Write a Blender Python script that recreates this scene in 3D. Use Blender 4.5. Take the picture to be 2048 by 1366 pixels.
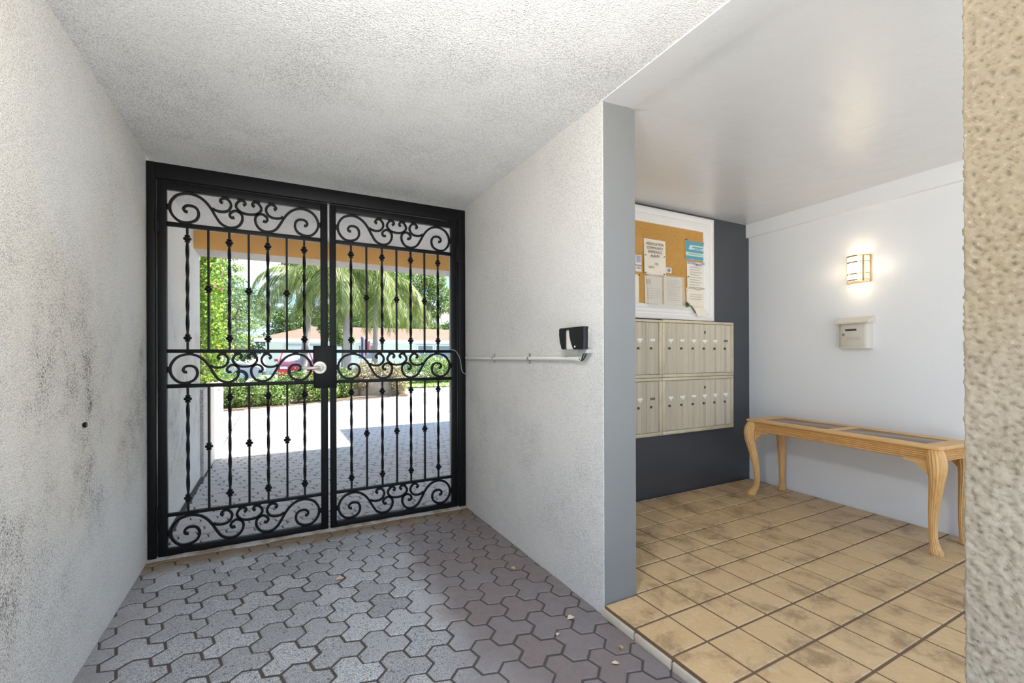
import bpy, bmesh, math, random
import numpy as np
from mathutils import Vector, Matrix, noise as mnoise
random.seed(7); rng = np.random.default_rng(7)
for o in list(bpy.data.objects): bpy.data.objects.remove(o)
SC = bpy.context.scene; COL = SC.collection
PI = math.pi

# ------------------------------------------------------------------ camera
cam = bpy.data.objects.new('camera', bpy.data.cameras.new('camera')); COL.objects.link(cam); SC.camera = cam
cam.data.sensor_fit = 'HORIZONTAL'; cam.data.sensor_width = 36.0
cam.data.lens = 895.16 / 2048 * 36.0
cam.data.shift_y = (710.42 - 683.0) / 2048
cam.data.clip_start = 0.02; cam.data.clip_end = 1500
_y, _r = math.radians(27.889), math.radians(-0.1924)
_f = Vector((math.sin(_y), math.cos(_y), 0)); _rt = Vector((math.cos(_y), -math.sin(_y), 0)); _u = Vector((0, 0, 1))
_R = _rt * math.cos(_r) + _u * math.sin(_r); _U = _u * math.cos(_r) - _rt * math.sin(_r)
cam.matrix_world = Matrix(((_R.x, _U.x, -_f.x, 0), (_R.y, _U.y, -_f.y, 0), (_R.z, _U.z, -_f.z, 1.25), (0, 0, 0, 1)))

# ------------------------------------------------------------------ sky, sun, exposure
SUN_EL = math.radians(50); SUN_STRENGTH = 6.0; SKY_STRENGTH = 0.72; EXPOSURE = 1.75
W = bpy.data.worlds.new('sky'); SC.world = W; W.use_nodes = True
nt = W.node_tree; nt.nodes.clear()
N = lambda t, tree=None: (tree or nt).nodes.new(t)
tc = N('ShaderNodeTexCoord'); sep = N('ShaderNodeSeparateXYZ'); nt.links.new(tc.outputs['Generated'], sep.inputs[0])
ramp = N('ShaderNodeValToRGB'); nt.links.new(sep.outputs['Z'], ramp.inputs[0])
ramp.color_ramp.elements[0].position = 0.0; ramp.color_ramp.elements[0].color = (0.42, 0.62, 0.80, 1)
ramp.color_ramp.elements[1].position = 0.6; ramp.color_ramp.elements[1].color = (0.16, 0.40, 0.78, 1)
nz = N('ShaderNodeTexNoise'); nz.inputs['Scale'].default_value = 3.2; nz.inputs['Detail'].default_value = 6
mpg = N('ShaderNodeMapping'); mpg.inputs['Scale'].default_value = (1, 1, 2.6)
nt.links.new(tc.outputs['Generated'], mpg.inputs[0]); nt.links.new(mpg.outputs[0], nz.inputs['Vector'])
cr = N('ShaderNodeValToRGB'); nt.links.new(nz.outputs['Fac'], cr.inputs[0])
cr.color_ramp.elements[0].position = 0.47; cr.color_ramp.elements[1].position = 0.66
mx = N('ShaderNodeMix'); mx.data_type = 'RGBA'
nt.links.new(cr.outputs[0], mx.inputs[0]); nt.links.new(ramp.outputs[0], mx.inputs[6]); mx.inputs[7].default_value = (0.93, 0.95, 0.97, 1)
bg = N('ShaderNodeBackground'); bg.inputs['Strength'].default_value = SKY_STRENGTH
nt.links.new(mx.outputs[2], bg.inputs[0])
wo = N('ShaderNodeOutputWorld'); nt.links.new(bg.outputs[0], wo.inputs[0])
sun = bpy.data.lights.new('sun', 'SUN'); sun.energy = SUN_STRENGTH; sun.angle = math.radians(0.6); sun.color = (1.0, 0.965, 0.90)
so = bpy.data.objects.new('sun', sun); COL.objects.link(so); so.location = (20, 3, 25)
_d = Vector((-math.cos(SUN_EL), 0.03, -math.sin(SUN_EL)))
so.rotation_euler = _d.to_track_quat('-Z', 'Y').to_euler()
vs = SC.view_settings; vs.view_transform = 'Standard'; vs.look = 'None'; vs.gamma = 1.0; vs.exposure = EXPOSURE
vs.use_curve_mapping = False
SC.cycles.max_bounces = 10; SC.cycles.diffuse_bounces = 6

# ------------------------------------------------------------------ materials
def lin(r, g, b):
    f = lambda c: (c / 255 / 12.92) if c / 255 <= 0.04045 else ((c / 255 + 0.055) / 1.055) ** 2.4
    return (f(r), f(g), f(b), 1)
class Mat:
    """small node helper"""
    def __init__(s, name, color=(.8, .8, .8, 1), rough=.6, metal=0.0, spec=0.5):
        s.m = bpy.data.materials.new(name); s.m.use_nodes = True
        s.t = s.m.node_tree; s.b = s.t.nodes['Principled BSDF']
        c = tuple(color) + ((1,) if len(color) == 3 else ())
        s.b.inputs['Base Color'].default_value = c; s.b.inputs['Roughness'].default_value = rough
        s.b.inputs['Metallic'].default_value = metal; s.b.inputs['Specular IOR Level'].default_value = spec
        s.col = None; s.base = c; s._pos = None
    def n(s, t): return s.t.nodes.new(t)
    def l(s, a, b): s.t.links.new(a, b)
    def pos(s):
        if s._pos is None: s._pos = s.n('ShaderNodeNewGeometry').outputs['Position']
        return s._pos
    def obj(s): return s.n('ShaderNodeTexCoord').outputs['Object']
    def scaled(s, v, sc):
        m = s.n('ShaderNodeMapping'); m.inputs['Scale'].default_value = sc; s.l(v, m.inputs[0]); return m.outputs[0]
    def noise(s, scale, detail=3, v=None, rough=.5, dist=0):
        k = s.n('ShaderNodeTexNoise'); k.inputs['Scale'].default_value = scale; k.inputs['Detail'].default_value = detail
        k.inputs['Roughness'].default_value = rough; k.inputs['Distortion'].default_value = dist
        s.l(v or s.pos(), k.inputs['Vector']); return k.outputs['Fac']
    def vor(s, scale, v=None, feature='F1'):
        k = s.n('ShaderNodeTexVoronoi'); k.feature = feature; k.inputs['Scale'].default_value = scale
        s.l(v or s.pos(), k.inputs['Vector']); return k.outputs['Distance']
    def rng(s, x, a, b, c=0., d=1., smooth=True):
        k = s.n('ShaderNodeMapRange'); k.interpolation_type = 'SMOOTHSTEP' if smooth else 'LINEAR'
        for i, v in zip((1, 2, 3, 4), (a, b, c, d)): k.inputs[i].default_value = v
        s.l(x, k.inputs[0]); return k.outputs[0]
    def math(s, op, a, b=None):
        k = s.n('ShaderNodeMath'); k.operation = op
        for i, x in enumerate((a, b)):
            if x is None: continue
            if isinstance(x, (int, float)): k.inputs[i].default_value = x
            else: s.l(x, k.inputs[i])
        return k.outputs[0]
    def xyz(s, i, v=None):
        k = s.n('ShaderNodeSeparateXYZ'); s.l(v or s.pos(), k.inputs[0]); return k.outputs[i]
    def mix(s, fac, colB, colA=None):
        k = s.n('ShaderNodeMix'); k.data_type = 'RGBA'
        if isinstance(fac, (int, float)): k.inputs[0].default_value = fac
        else: s.l(fac, k.inputs[0])
        A = colA if colA is not None else (s.col if s.col is not None else s.base)
        for x, i in ((A, 6), (colB, 7)):
            if isinstance(x, tuple): k.inputs[i].default_value = x if len(x) == 4 else x + (1,)
            else: s.l(x, k.inputs[i])
        s.col = k.outputs[2]; s.l(s.col, s.b.inputs['Base Color']); return s
    def objrand(s): return s.n('ShaderNodeObjectInfo').outputs['Random']
    def attr(s, name):
        k = s.n('ShaderNodeAttribute'); k.attribute_name = name; return k.outputs['Fac']
    def bump(s, h, dist=.005, strength=1.0):
        k = s.n('ShaderNodeBump'); k.inputs['Distance'].default_value = dist; k.inputs['Strength'].default_value = strength
        s.l(h, k.inputs['Height']); 
        s.l(k.outputs[0], s.b.inputs['Normal']); return s
    def rough(s, r): s.l(r, s.b.inputs['Roughness']); return s

def stucco(name, color, bumpscale=75, dist=.006, dirt=0.0, zlo=.2, zhi=1.9, beige=0.0, pit=.5):
    m = Mat(name, color, .9, spec=.15)
    wv = m.n('ShaderNodeVectorMath'); wv.operation = 'MULTIPLY_ADD'
    nn = m.n('ShaderNodeTexNoise'); nn.inputs['Scale'].default_value = bumpscale * .8; nn.inputs['Detail'].default_value = 2; m.l(m.pos(), nn.inputs['Vector'])
    m.l(nn.outputs['Color'], wv.inputs[0]); wv.inputs[1].default_value = (.006, .006, .006); m.l(m.pos(), wv.inputs[2])
    v = m.vor(bumpscale, wv.outputs[0], 'F1')                    # grains
    fine = m.noise(bumpscale * 1.9, 3, rough=.6); big = m.noise(bumpscale * .32, 2)
    h = m.math('ADD', m.math('MULTIPLY', m.math('SUBTRACT', 1.0, v), .8), m.math('ADD', m.math('MULTIPLY', fine, .5), m.math('MULTIPLY', big, .5)))
    m.mix(m.rng(m.noise(1.3, 3), .35, .7, 0, .35), tuple(c * .9 for c in color[:3]))
    if beige: m.mix(m.rng(m.noise(.8, 2), .45, .65, 0, beige), (color[0] * 1.0, color[1] * .93, color[2] * .82))
    patch = m.rng(m.noise(1.5, 4), .38, .64)
    # colour darkened in the pits between the grains, denser in patches
    gap = m.rng(m.math('ADD', v, m.math('MULTIPLY', m.math('SUBTRACT', fine, .5), .9)), .42, .72)
    m.mix(m.math('MULTIPLY', gap, m.math('ADD', m.math('MULTIPLY', patch, pit * .6), pit * .6)), (color[0] * .30, color[1] * .295, color[2] * .29))
    if dirt:
        z = m.xyz(2); band = m.math('MULTIPLY', m.rng(z, zlo - .5, zlo + .25), m.rng(z, zhi + .4, zhi - .4))
        if zhi > 5: band = m.rng(m.noise(.9, 2), .2, .5)
        g = m.math('MULTIPLY', m.math('ADD', m.math('MULTIPLY', patch, .75), .25), band)
        spk = m.rng(m.math('ADD', m.noise(bumpscale * .85, 3, rough=.65), m.math('MULTIPLY', m.math('SUBTRACT', m.noise(9, 2), .5), .35)), .55, .63)
        m.mix(m.math('MULTIPLY', m.math('MULTIPLY', spk, g), dirt), (.035, .035, .037))
        m.mix(m.math('MULTIPLY', g, dirt * .07), (.12, .12, .125))
    m.bump(h, dist)
    return m.m

M = {}
SW = (.79, .775, .745)
M['stucco_left'] = stucco('stucco_left', SW, 200, .0035, dirt=.9, zlo=.5, zhi=1.5, beige=.6, pit=.42)
M['stucco_right'] = stucco('stucco_right', (.78, .755, .72), 190, .0042, dirt=.25, zlo=.25, zhi=1.1, pit=.30)
M['stucco_ceiling'] = stucco('stucco_ceiling', (.90, .895, .88), 185, .0042, dirt=.22, zlo=0, zhi=9, pit=.42)
M['stucco_outer'] = stucco('stucco_outer', (.66, .61, .575), 90, .006, dirt=.25, zlo=.1, zhi=1.4)
M['stucco_pier'] = stucco('stucco_pier', (.45, .38, .30), 60, .006, dirt=.2)
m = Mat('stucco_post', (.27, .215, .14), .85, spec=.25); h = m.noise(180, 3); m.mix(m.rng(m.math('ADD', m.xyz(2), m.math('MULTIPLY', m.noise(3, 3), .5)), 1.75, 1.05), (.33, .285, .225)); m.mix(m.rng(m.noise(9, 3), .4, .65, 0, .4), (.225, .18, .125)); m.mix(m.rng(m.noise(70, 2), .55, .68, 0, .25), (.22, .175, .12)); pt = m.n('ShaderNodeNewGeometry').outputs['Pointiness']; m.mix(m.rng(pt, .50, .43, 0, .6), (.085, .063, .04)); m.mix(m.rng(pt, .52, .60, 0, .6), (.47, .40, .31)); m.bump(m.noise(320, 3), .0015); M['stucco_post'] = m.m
m = Mat('paint_cream', (.80, .70, .60), .7); m.bump(m.noise(120, 2), .002); M['paint_cream'] = m.m
m = Mat('paint_tan', (.85, .47, .15), .75); m.mix(m.rng(m.noise(2, 3), .4, .7, 0, .3), (.76, .41, .13)); m.bump(m.noise(150, 2), .002); M['paint_tan'] = m.m
m = Mat('paint_white_wall', (.80, .805, .815), .42, spec=.4)
m.mix(m.rng(m.noise(1.1, 3), .4, .7, 0, .25), (.76, .765, .77)); m.bump(m.noise(220, 2), .0006); M['wall_lobby'] = m.m
m = Mat('paint_ceiling', (.70, .705, .71), .20, spec=1.0); m.bump(m.math('ADD', m.noise(160, 3), m.math('MULTIPLY', m.noise(6, 2), 3.0)), .0012); M['ceil_lobby'] = m.m
m = Mat('paint_jamb', (.200, .200, .194), .5); m.mix(m.rng(m.noise(3, 2), .4, .7, 0, .3), (.180, .180, .176)); m.bump(m.noise(200, 2), .0006); M['jamb'] = m.m
m = Mat('paint_charcoal', (.034, .039, .048), .30, spec=.85); m.mix(m.rng(m.noise(2, 2), .4, .7, 0, .4), (.042, .046, .054)); m.bump(m.noise(180, 2), .0007); M['charcoal'] = m.m
m = Mat('wrought_iron', (.004, .004, .0045), .5, spec=.22); m.bump(m.noise(260, 2), .0005); M['iron'] = m.m
m = Mat('iron_gloss', (.004, .004, .005), .5, spec=.2); M['iron2'] = m.m
m = Mat('satin_nickel', (.74, .70, .62), .46, .55); m.mix(m.rng(m.noise(60, 3), .45, .7, 0, .4), (.40, .38, .34)); M['nickel'] = m.m
m = Mat('sand_joint', (.075, .062, .052), .95); m.bump(m.noise(120, 3), .004); M['joint'] = m.m
m = Mat('dirt', (.16, .11, .07), .95); m.mix(m.rng(m.noise(14, 3), .4, .65), (.27, .21, .16)); m.bump(m.noise(90, 3), .006); M['dirt'] = m.m
m = Mat('cement', (.40, .375, .35), .9); m.mix(m.rng(m.noise(10, 4), .42, .66), (.24, .19, .15)); m.bump(m.noise(80, 3), .006); M['cement'] = m.m
# pavers: mauve concrete whose face is worn grey along the walking line
m = Mat('paver', (.225, .175, .165), .62, spec=.5)
x = m.xyz(0); yv = m.xyz(1)
wear = m.math('MULTIPLY', m.rng(m.math('ADD', x, m.math('MULTIPLY', m.noise(2.6, 3), .5)), 1.12, .78), m.rng(m.math('ADD', x, m.math('MULTIPLY', m.noise(2.6, 2), .4)), -.62, -.12, .35, 1))
agg = m.rng(m.noise(300, 3, rough=.65), .38, .60)
m.mix(m.math('MULTIPLY', wear, .92), (.76, .765, .78))
m.mix(m.rng(m.objrand(), 0, 1, 0, .5, False), (.24, .225, .23))
m.mix(m.math('MULTIPLY', m.math('SUBTRACT', 1.0, agg), m.math('ADD', m.math('MULTIPLY', wear, .70), .22)), (.085, .078, .08))
m.mix(m.math('MULTIPLY', m.rng(m.noise(75, 3), .60, .68, 0, .85), m.math('ADD', m.math('MULTIPLY', wear, .75), .2)), (.05, .048, .048))
m.mix(m.math('MULTIPLY', m.math('MULTIPLY', m.rng(m.math('ADD', yv, m.math('MULTIPLY', m.noise(7, 3), .14)), 3.29, 3.40), m.rng(yv, 3.52, 3.47)), .9), (.25, .165, .09))
m.rough(m.rng(m.noise(20, 2), .3, .7, .42, .62)); m.bump(m.math('ADD', m.noise(260, 3, rough=.65), m.math('MULTIPLY', m.noise(40, 2), .8)), .0035); M['paver'] = m.m
m = Mat('paver_drive', (.58, .53, .52), .75, spec=.35)
m.mix(m.rng(m.objrand(), 0, 1, 0, .3, False), (.49, .455, .45)); m.mix(m.rng(m.noise(110, 3, rough=.65), .60, .42, 0, .45), (.17, .16, .16))
m.mix(m.rng(m.noise(1.2, 3), .4, .7, 0, .3), (.54, .51, .49)); m.bump(m.noise(110, 3), .004); M['paver_out'] = m.m
m = Mat('tile', (.57, .385, .195), .34, spec=.5)
m.mix(m.rng(m.objrand(), 0, 1, 0, .4, False), (.63, .44, .235))
m.mix(m.rng(m.noise(5, 6, rough=.68, dist=.4), .45, .72, 0, .95), (.25, .15, .075))
m.mix(m.rng(m.noise(26, 4, rough=.6, dist=1.5), .52, .66, 0, .35), (.70, .54, .34))
m.rough(m.rng(m.noise(9, 3), .3, .7, .28, .45)); m.bump(m.noise(30, 4), .0025); M['tile'] = m.m
m = Mat('tile_riser', (.62, .53, .42), .4); m.mix(m.rng(m.noise(22, 4), .5, .7, 0, .5), (.52, .44, .36)); m.bump(m.noise(60, 3), .002); M['riser'] = m.m
m = Mat('grout', (.15, .088, .048), .9); m.mix(m.rng(m.noise(30, 3), .4, .7, 0, .5), (.19, .12, .07)); M['grout'] = m.m
def wood(name, a, b, sc=(60, 6, 60)):
    m = Mat(name, a, .42, spec=.45); v = m.scaled(m.obj(), sc); m.mix(m.rng(m.noise(1, 4, v, .6, .6), .38, .68), b); m.bump(m.noise(1, 3, v), .0008); return m.m
M['oak'] = wood('oak', (.72, .44, .185, 1), (.63, .36, .135, 1))
M['oak_leg'] = wood('oak_leg', (.70, .42, .17, 1), (.60, .33, .115, 1), (50, 50, 5))
m = Mat('smoked_glass', (.30, .19, .10), .16, spec=.35); m.b.inputs['Transmission Weight'].default_value = .55; M['cane'] = m.m
m = Mat('mail_metal', (.58, .51, .40), .45, .35); v = m.scaled(m.pos(), (240, 240, 3)); m.mix(m.rng(m.noise(1, 2, v), .4, .66, 0, .5), (.52, .455, .355)); M['mail'] = m.m
m = Mat('mail_trim', (.66, .57, .41), .42, .35); v = m.scaled(m.pos(), (12, 12, 12)); m.mix(m.rng(m.noise(1, 3, v), .4, .66, 0, .4), (.47, .42, .32)); M['mail_trim'] = m.m
M['lock'] = Mat('lock_metal', (.16, .15, .13), .35, .9).m
M['card'] = Mat('card', (.84, .82, .76), .6).m
M['card_dark'] = Mat('card_dark', (.16, .14, .11), .6).m
m = Mat('white_trim', (.80, .77, .74), .4); m.bump(m.noise(40, 2), .0008); M['trim'] = m.m
m = Mat('cork', (.56, .30, .075), .9); m.mix(m.rng(m.noise(160, 3, rough=.7), .45, .66), (.42, .20, .045)); m.mix(m.rng(m.noise(5, 2), .4, .7, 0, .3), (.62, .36, .10)); m.bump(m.noise(200, 3), .002); M['cork'] = m.m
m = Mat('paper_cream', (.82, .74, .60), .7); m.mix(m.rng(m.noise(8, 2), .4, .7, 0, .3), (.76, .67, .53)); M['paper'] = m.m
M['paper2'] = Mat('paper_white', (.80, .75, .67), .7).m
M['ink'] = Mat('ink', (.12, .10, .09), .7).m
M['ink_soft'] = Mat('ink_soft', (.52, .46, .40), .7).m
M['blue_print'] = Mat('blue_print', (.10, .34, .46), .5).m
M['pale_print'] = Mat('pale_print', (.62, .74, .62), .5).m
M['lilac'] = Mat('lilac_print', (.42, .38, .52), .5).m
m = Mat('plastic_sleeve', (.88, .86, .80), .12, spec=.7); m.b.inputs['Transmission Weight'].default_value = .75; m.b.inputs['Roughness'].default_value = .12; m.bump(m.noise(22, 3, dist=1.6), .02)
tp_ = m.n('ShaderNodeBsdfTransparent'); ms_ = m.n('ShaderNodeMixShader'); ms_.inputs[0].default_value = .24; m.l(tp_.outputs[0], ms_.inputs[1]); m.l(m.b.outputs[0], ms_.inputs[2]); m.l(ms_.outputs[0], m.t.nodes['Material Output'].inputs[0]); m.b.inputs['Transmission Weight'].default_value = 0; M['sleeve'] = m.m
m = Mat('mailbox_beige', (.63, .59, .50), .38); M['beige'] = m.m
M['slot'] = Mat('slot_dark', (.05, .05, .045), .6).m
m = Mat('sconce_glass', (1, .95, .8), .4); m.b.inputs['Emission Color'].default_value = (1, .86, .60, 1); m.b.inputs['Emission Strength'].default_value = 1.5; M['glow'] = m.m
m = Mat('lamp_dome', (1, .97, .9), .4); m.b.inputs['Emission Color'].default_value = (1, .95, .86, 1); m.b.inputs['Emission Strength'].default_value = 3.0; M['lamp_dome'] = m.m
M['brass'] = Mat('brass', (.72, .50, .20), .28, 1.0).m
M['pvc'] = Mat('pvc', (.72, .70, .66), .45).m
M['black_plastic'] = Mat('black_plastic', (.006, .006, .007), .25).m
M['grey_plastic'] = Mat('grey_plastic', (.42, .42, .42), .5).m
M['steel'] = Mat('steel', (.40, .38, .35), .4, 1.0).m
M['wire'] = Mat('wire', (.30, .29, .28), .5).m
m = Mat('dry_leaf', (.40, .24, .09), .8); m.mix(m.rng(m.objrand(), 0, 1, 0, 1, False), (.62, .50, .36)); M['dry_leaf'] = m.m
def leafmat(name, a, b, c=None, rough=.5, tr=.25):
    m = Mat(name, a, rough, spec=.4); r = m.attr('rnd'); m.mix(m.rng(r, 0, 1, 0, 1, False), b)
    if c: m.mix(m.rng(r, .82, .9), c)
    try: m.b.inputs['Subsurface Weight'].default_value = 0
    except Exception: pass
    if tr:
        tl = m.n('ShaderNodeBsdfTranslucent'); m.l(m.col, tl.inputs[0]); ms = m.n('ShaderNodeMixShader'); ms.inputs[0].default_value = tr
        out = m.t.nodes['Material Output']; m.l(m.b.outputs[0], ms.inputs[1]); m.l(tl.outputs[0], ms.inputs[2]); m.l(ms.outputs[0], out.inputs[0])
    return m.m
M['l_boug'] = leafmat('leaf_bougainvillea', (.05, .14, .010), (.20, .31, .025), (.42, .44, .06))
M['l_hedge'] = leafmat('leaf_hedge', (.055, .12, .02), (.17, .25, .05), (.38, .38, .13))
M['l_dark'] = leafmat('leaf_dark', (.035, .09, .02), (.13, .22, .045), (.26, .34, .10))
M['l_pale'] = leafmat('leaf_pale', (.07, .14, .045), (.20, .29, .13), (.46, .50, .32))
M['l_mid'] = leafmat('leaf_mid', (.07, .16, .025), (.25, .35, .08), (.52, .56, .24))
M['l_palm'] = leafmat('leaf_palm', (.075, .13, .02), (.22, .27, .06), (.46, .43, .17), tr=.25)
M['l_dry'] = leafmat('leaf_dry', (.22, .18, .08), (.42, .36, .20), (.60, .52, .36))
M['l_grass'] = leafmat('leaf_grass', (.14, .26, .04), (.32, .46, .09), (.45, .55, .16))
M['l_pink'] = leafmat('flower_pink', (.62, .07, .20), (.75, .14, .32))
m = Mat('bark_palm', (.30, .275, .26), .85); m.bump(m.noise(1, 3, m.scaled(m.pos(), (3, 3, 22))), .02); M['bark_palm'] = m.m
M['shaft'] = Mat('crownshaft', (.33, .44, .30), .5).m
m = Mat('bark', (.20, .155, .12), .9); m.bump(m.noise(18, 4), .02); M['bark'] = m.m
m = Mat('blue_grey_ground', (.20, .21, .23), .9); m.bump(m.noise(90, 3), .004); M['blue_grey_ground'] = m.m
m = Mat('ground_concrete', (.60, .585, .55), .9); m.mix(m.rng(m.noise(.6, 4), .4, .7, 0, .5), (.52, .505, .48)); m.bump(m.noise(60, 3), .004); M['ground'] = m.m
m = Mat('road', (.15, .155, .16), .9); M['road'] = m.m
m = Mat('mulch', (.16, .11, .07), .95); m.bump(m.noise(40, 3), .02); M['mulch'] = m.m
m = Mat('bounce_cut_grey', (.27, .255, .235), .9); m.bump(m.noise(60, 3), .02); M['bounce_cut_grey'] = m.m  # dull grey for the added patch that weakens bounce light
m = Mat('house_wall', (.40, .47, .44), .8); M['house'] = m.m
m = Mat('house_garage', (.38, .46, .50), .6); M['garage'] = m.m
M['fascia'] = Mat('fascia', (.52, .58, .61), .6).m
m = Mat('roof_tile', (.165, .105, .07), .85); m.mix(m.rng(m.noise(3, 4), .4, .7, 0, .5), (.125, .074, .047)); M['roof'] = m.m
M['pane'] = Mat('window_pane', (.10, .14, .17), .1, spec=.6).m
M['tower'] = Mat('tower_white', (.42, .46, .50), .8).m
M['tower_win'] = Mat('tower_window', (.17, .23, .28), .3).m
M['car_red'] = Mat('car_red', (.58, .03, .05), .28, spec=.6).m
M['car_silver'] = Mat('car_silver', (.56, .58, .61), .3, .3).m
M['car_glass'] = Mat('car_glass', (.20, .28, .33), .12, spec=.6).m
M['rubber'] = Mat('rubber', (.015, .015, .016), .8).m
M['lamp_clear'] = Mat('headlamp', (.75, .77, .78), .15).m
M['block'] = stucco('block_wall', (.40, .38, .35), 40, .006, dirt=.3)
M['flag_red'] = Mat('flag_red', (.55, .06, .09), .8).m; M['flag_white'] = Mat('flag_white', (.8, .79, .8), .8).m; M['flag_blue'] = Mat('flag_blue', (.07, .09, .28), .8).m
M['roofslab'] = Mat('roof_slab', (.62, .58, .52), .9).m

# ------------------------------------------------------------------ mesh builder
class MB:
    def __init__(s): s.v = []; s.f = []; s.mi = []
    def add(s, vs, fs, mi=0):
        k = len(s.v); s.v += [tuple(v) for v in vs]; s.f += [tuple(i + k for i in f) for f in fs]; s.mi += [mi] * len(fs); return s
    def box(s, x0, x1, y0, y1, z0, z1, mi=0):
        v = [(x, y, z) for z in (z0, z1) for y in (y0, y1) for x in (x0, x1)]
        return s.add(v, [(0, 2, 3, 1), (4, 5, 7, 6), (0, 1, 5, 4), (2, 6, 7, 3), (0, 4, 6, 2), (1, 3, 7, 5)], mi)
    def rbox(s, x0, x1, y0, y1, z0, z1, b=.004, mi=0):
        """box with chamfered edges"""
        bm = bmesh.new(); bmesh.ops.create_cube(bm, size=1)
        for v in bm.verts: v.co = Vector((x0 + (v.co.x + .5) * (x1 - x0), y0 + (v.co.y + .5) * (y1 - y0), z0 + (v.co.z + .5) * (z1 - z0)))
        bmesh.ops.bevel(bm, geom=bm.edges[:], offset=b, segments=2, affect='EDGES', profile=.5)
        bm.verts.index_update(); s.add([v.co for v in bm.verts], [[v.index for v in f.verts] for f in bm.faces], mi); bm.free(); return s
    def prism(s, poly, axis, a, b, mi=0):
        """extrude a 2D polygon along axis 'x','y','z' from a to b"""
        def P(p, t): return {'x': (t, p[0], p[1]), 'y': (p[0], t, p[1]), 'z': (p[0], p[1], t)}[axis]
        n = len(poly); v = [P(p, a) for p in poly] + [P(p, b) for p in poly]
        f = [tuple(range(n))[::-1], tuple(range(n, 2 * n))] + [(i, (i + 1) % n, n + (i + 1) % n, n + i) for i in range(n)]
        return s.add(v, f, mi)
    def tube(s, pts, rad, seg=8, ripple=0, rn=12, cap=True, mi=0, sx=1.0):
        pts = [Vector(p) for p in pts]; n = len(pts)
        if isinstance(rad, (int, float)): rad = [rad] * n
        vs = []; up = None
        for i, p in enumerate(pts):
            t = (pts[min(i + 1, n - 1)] - pts[max(i - 1, 0)]).normalized()
            if up is None: up = t.orthogonal().normalized()
            up = (up - t * up.dot(t)).normalized(); r = t.cross(up)
            for k in range(seg):
                a = 2 * PI * k / seg; R = rad[i] * (1 + ripple * math.cos(rn * a)); vs.append(p + (up * math.cos(a) * sx + r * math.sin(a)) * R)
        fs = [(i * seg + k, i * seg + (k + 1) % seg, (i + 1) * seg + (k + 1) % seg, (i + 1) * seg + k) for i in range(n - 1) for k in range(seg)]
        if cap: fs += [tuple(range(seg))[::-1], tuple(range((n - 1) * seg, n * seg))]
        return s.add(vs, fs, mi)
    def lathe(s, prof, c=(0, 0, 0), seg=14, axis='z', mi=0):
        vs = []
        for r, z in prof:
            for k in range(seg):
                a = 2 * PI * k / seg; x, y = r * math.cos(a), r * math.sin(a)
                q = {'z': (x, y, z), 'y': (x, z, y), 'x': (z, x, y)}[axis]; vs.append((c[0] + q[0], c[1] + q[1], c[2] + q[2]))
        n = len(prof); fs = [(i * seg + k, i * seg + (k + 1) % seg, (i + 1) * seg + (k + 1) % seg, (i + 1) * seg + k) for i in range(n - 1) for k in range(seg)]
        fs += [tuple(range(seg))[::-1], tuple(range((n - 1) * seg, n * seg))]
        return s.add(vs, fs, mi)
    def flatbar(s, pts, hw, y0, y1, mi=0):
        """bar of width 2*hw swept along (x,z) points in a vertical plane"""
        n = len(pts); vs = []
        hws = hw if isinstance(hw, list) else [hw] * n
        for i in range(n):
            a, b = pts[max(i - 1, 0)], pts[min(i + 1, n - 1)]; tx, tz = b[0] - a[0], b[1] - a[1]; L = math.hypot(tx, tz) or 1
            nx, nz = -tz / L, tx / L; x, z = pts[i]; w = hws[i]
            vs += [(x + nx * w, y0, z + nz * w), (x - nx * w, y0, z - nz * w), (x - nx * w, y1, z - nz * w), (x + nx * w, y1, z + nz * w)]
        fs = [(i * 4 + k, i * 4 + (k + 1) % 4, i * 4 + 4 + (k + 1) % 4, i * 4 + 4 + k) for i in range(n - 1) for k in range(4)]
        fs += [(3, 2, 1, 0), tuple((n - 1) * 4 + k for k in range(4))]
        return s.add(vs, fs, mi)
    def mesh(s, name, mats, off=(0, 0, 0), smooth=35, recalc=True):
        me = bpy.data.meshes.new(name)
        v = [(a - off[0], b - off[1], c - off[2]) for a, b, c in s.v] if any(off) else s.v
        me.from_pydata(v, [], s.f); 
        for q in (mats if isinstance(mats, (list, tuple)) else [mats]): me.materials.append(M[q])
        if len(set(s.mi)) > 1: me.polygons.foreach_set('material_index', s.mi)
        if recalc:
            bm = bmesh.new(); bm.from_mesh(me); bmesh.ops.recalc_face_normals(bm, faces=bm.faces[:]); bm.to_mesh(me); bm.free()
        if smooth:
            me.polygons.foreach_set('use_smooth', [True] * len(me.polygons)); me.set_sharp_from_angle(angle=math.radians(smooth))
        me.update(); return me
    def build(s, name, mats, parent=None, smooth=35, local=False):
        off = (0, 0, 0)
        if parent is not None and not local:
            r = parent
            while r.parent: r = r.parent
            off = tuple(r.location)
        return link(name, s.mesh(name, mats, off, smooth), parent)
def link(name, me, parent=None):
    o = bpy.data.objects.new(name, me); COL.objects.link(o)
    if parent is not None: o.parent = parent
    return o
def tag(o, label=None, cat=None, group=None, kind=None):
    if label: o['label'] = label
    if cat: o['category'] = cat
    if group: o['group'] = group
    if kind: o['kind'] = kind
    return o
def empty(name, loc, label, cat, group=None, rz=0.0, kind=None):
    o = bpy.data.objects.new(name, None); COL.objects.link(o); o.empty_display_size = .1
    o.location = loc; o.rotation_euler = (0, 0, rz); return tag(o, label, cat, group, kind)
def struct(name, mb, mats, label, cat, smooth=35): return tag(mb.build(name, mats, None, smooth), label, cat, None, 'structure')
def copy_tree(o, parent=None):
    c = o.copy(); COL.objects.link(c)
    if parent is not None: c.parent = parent
    for ch in list(o.children): copy_tree(ch, c)
    return c
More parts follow.
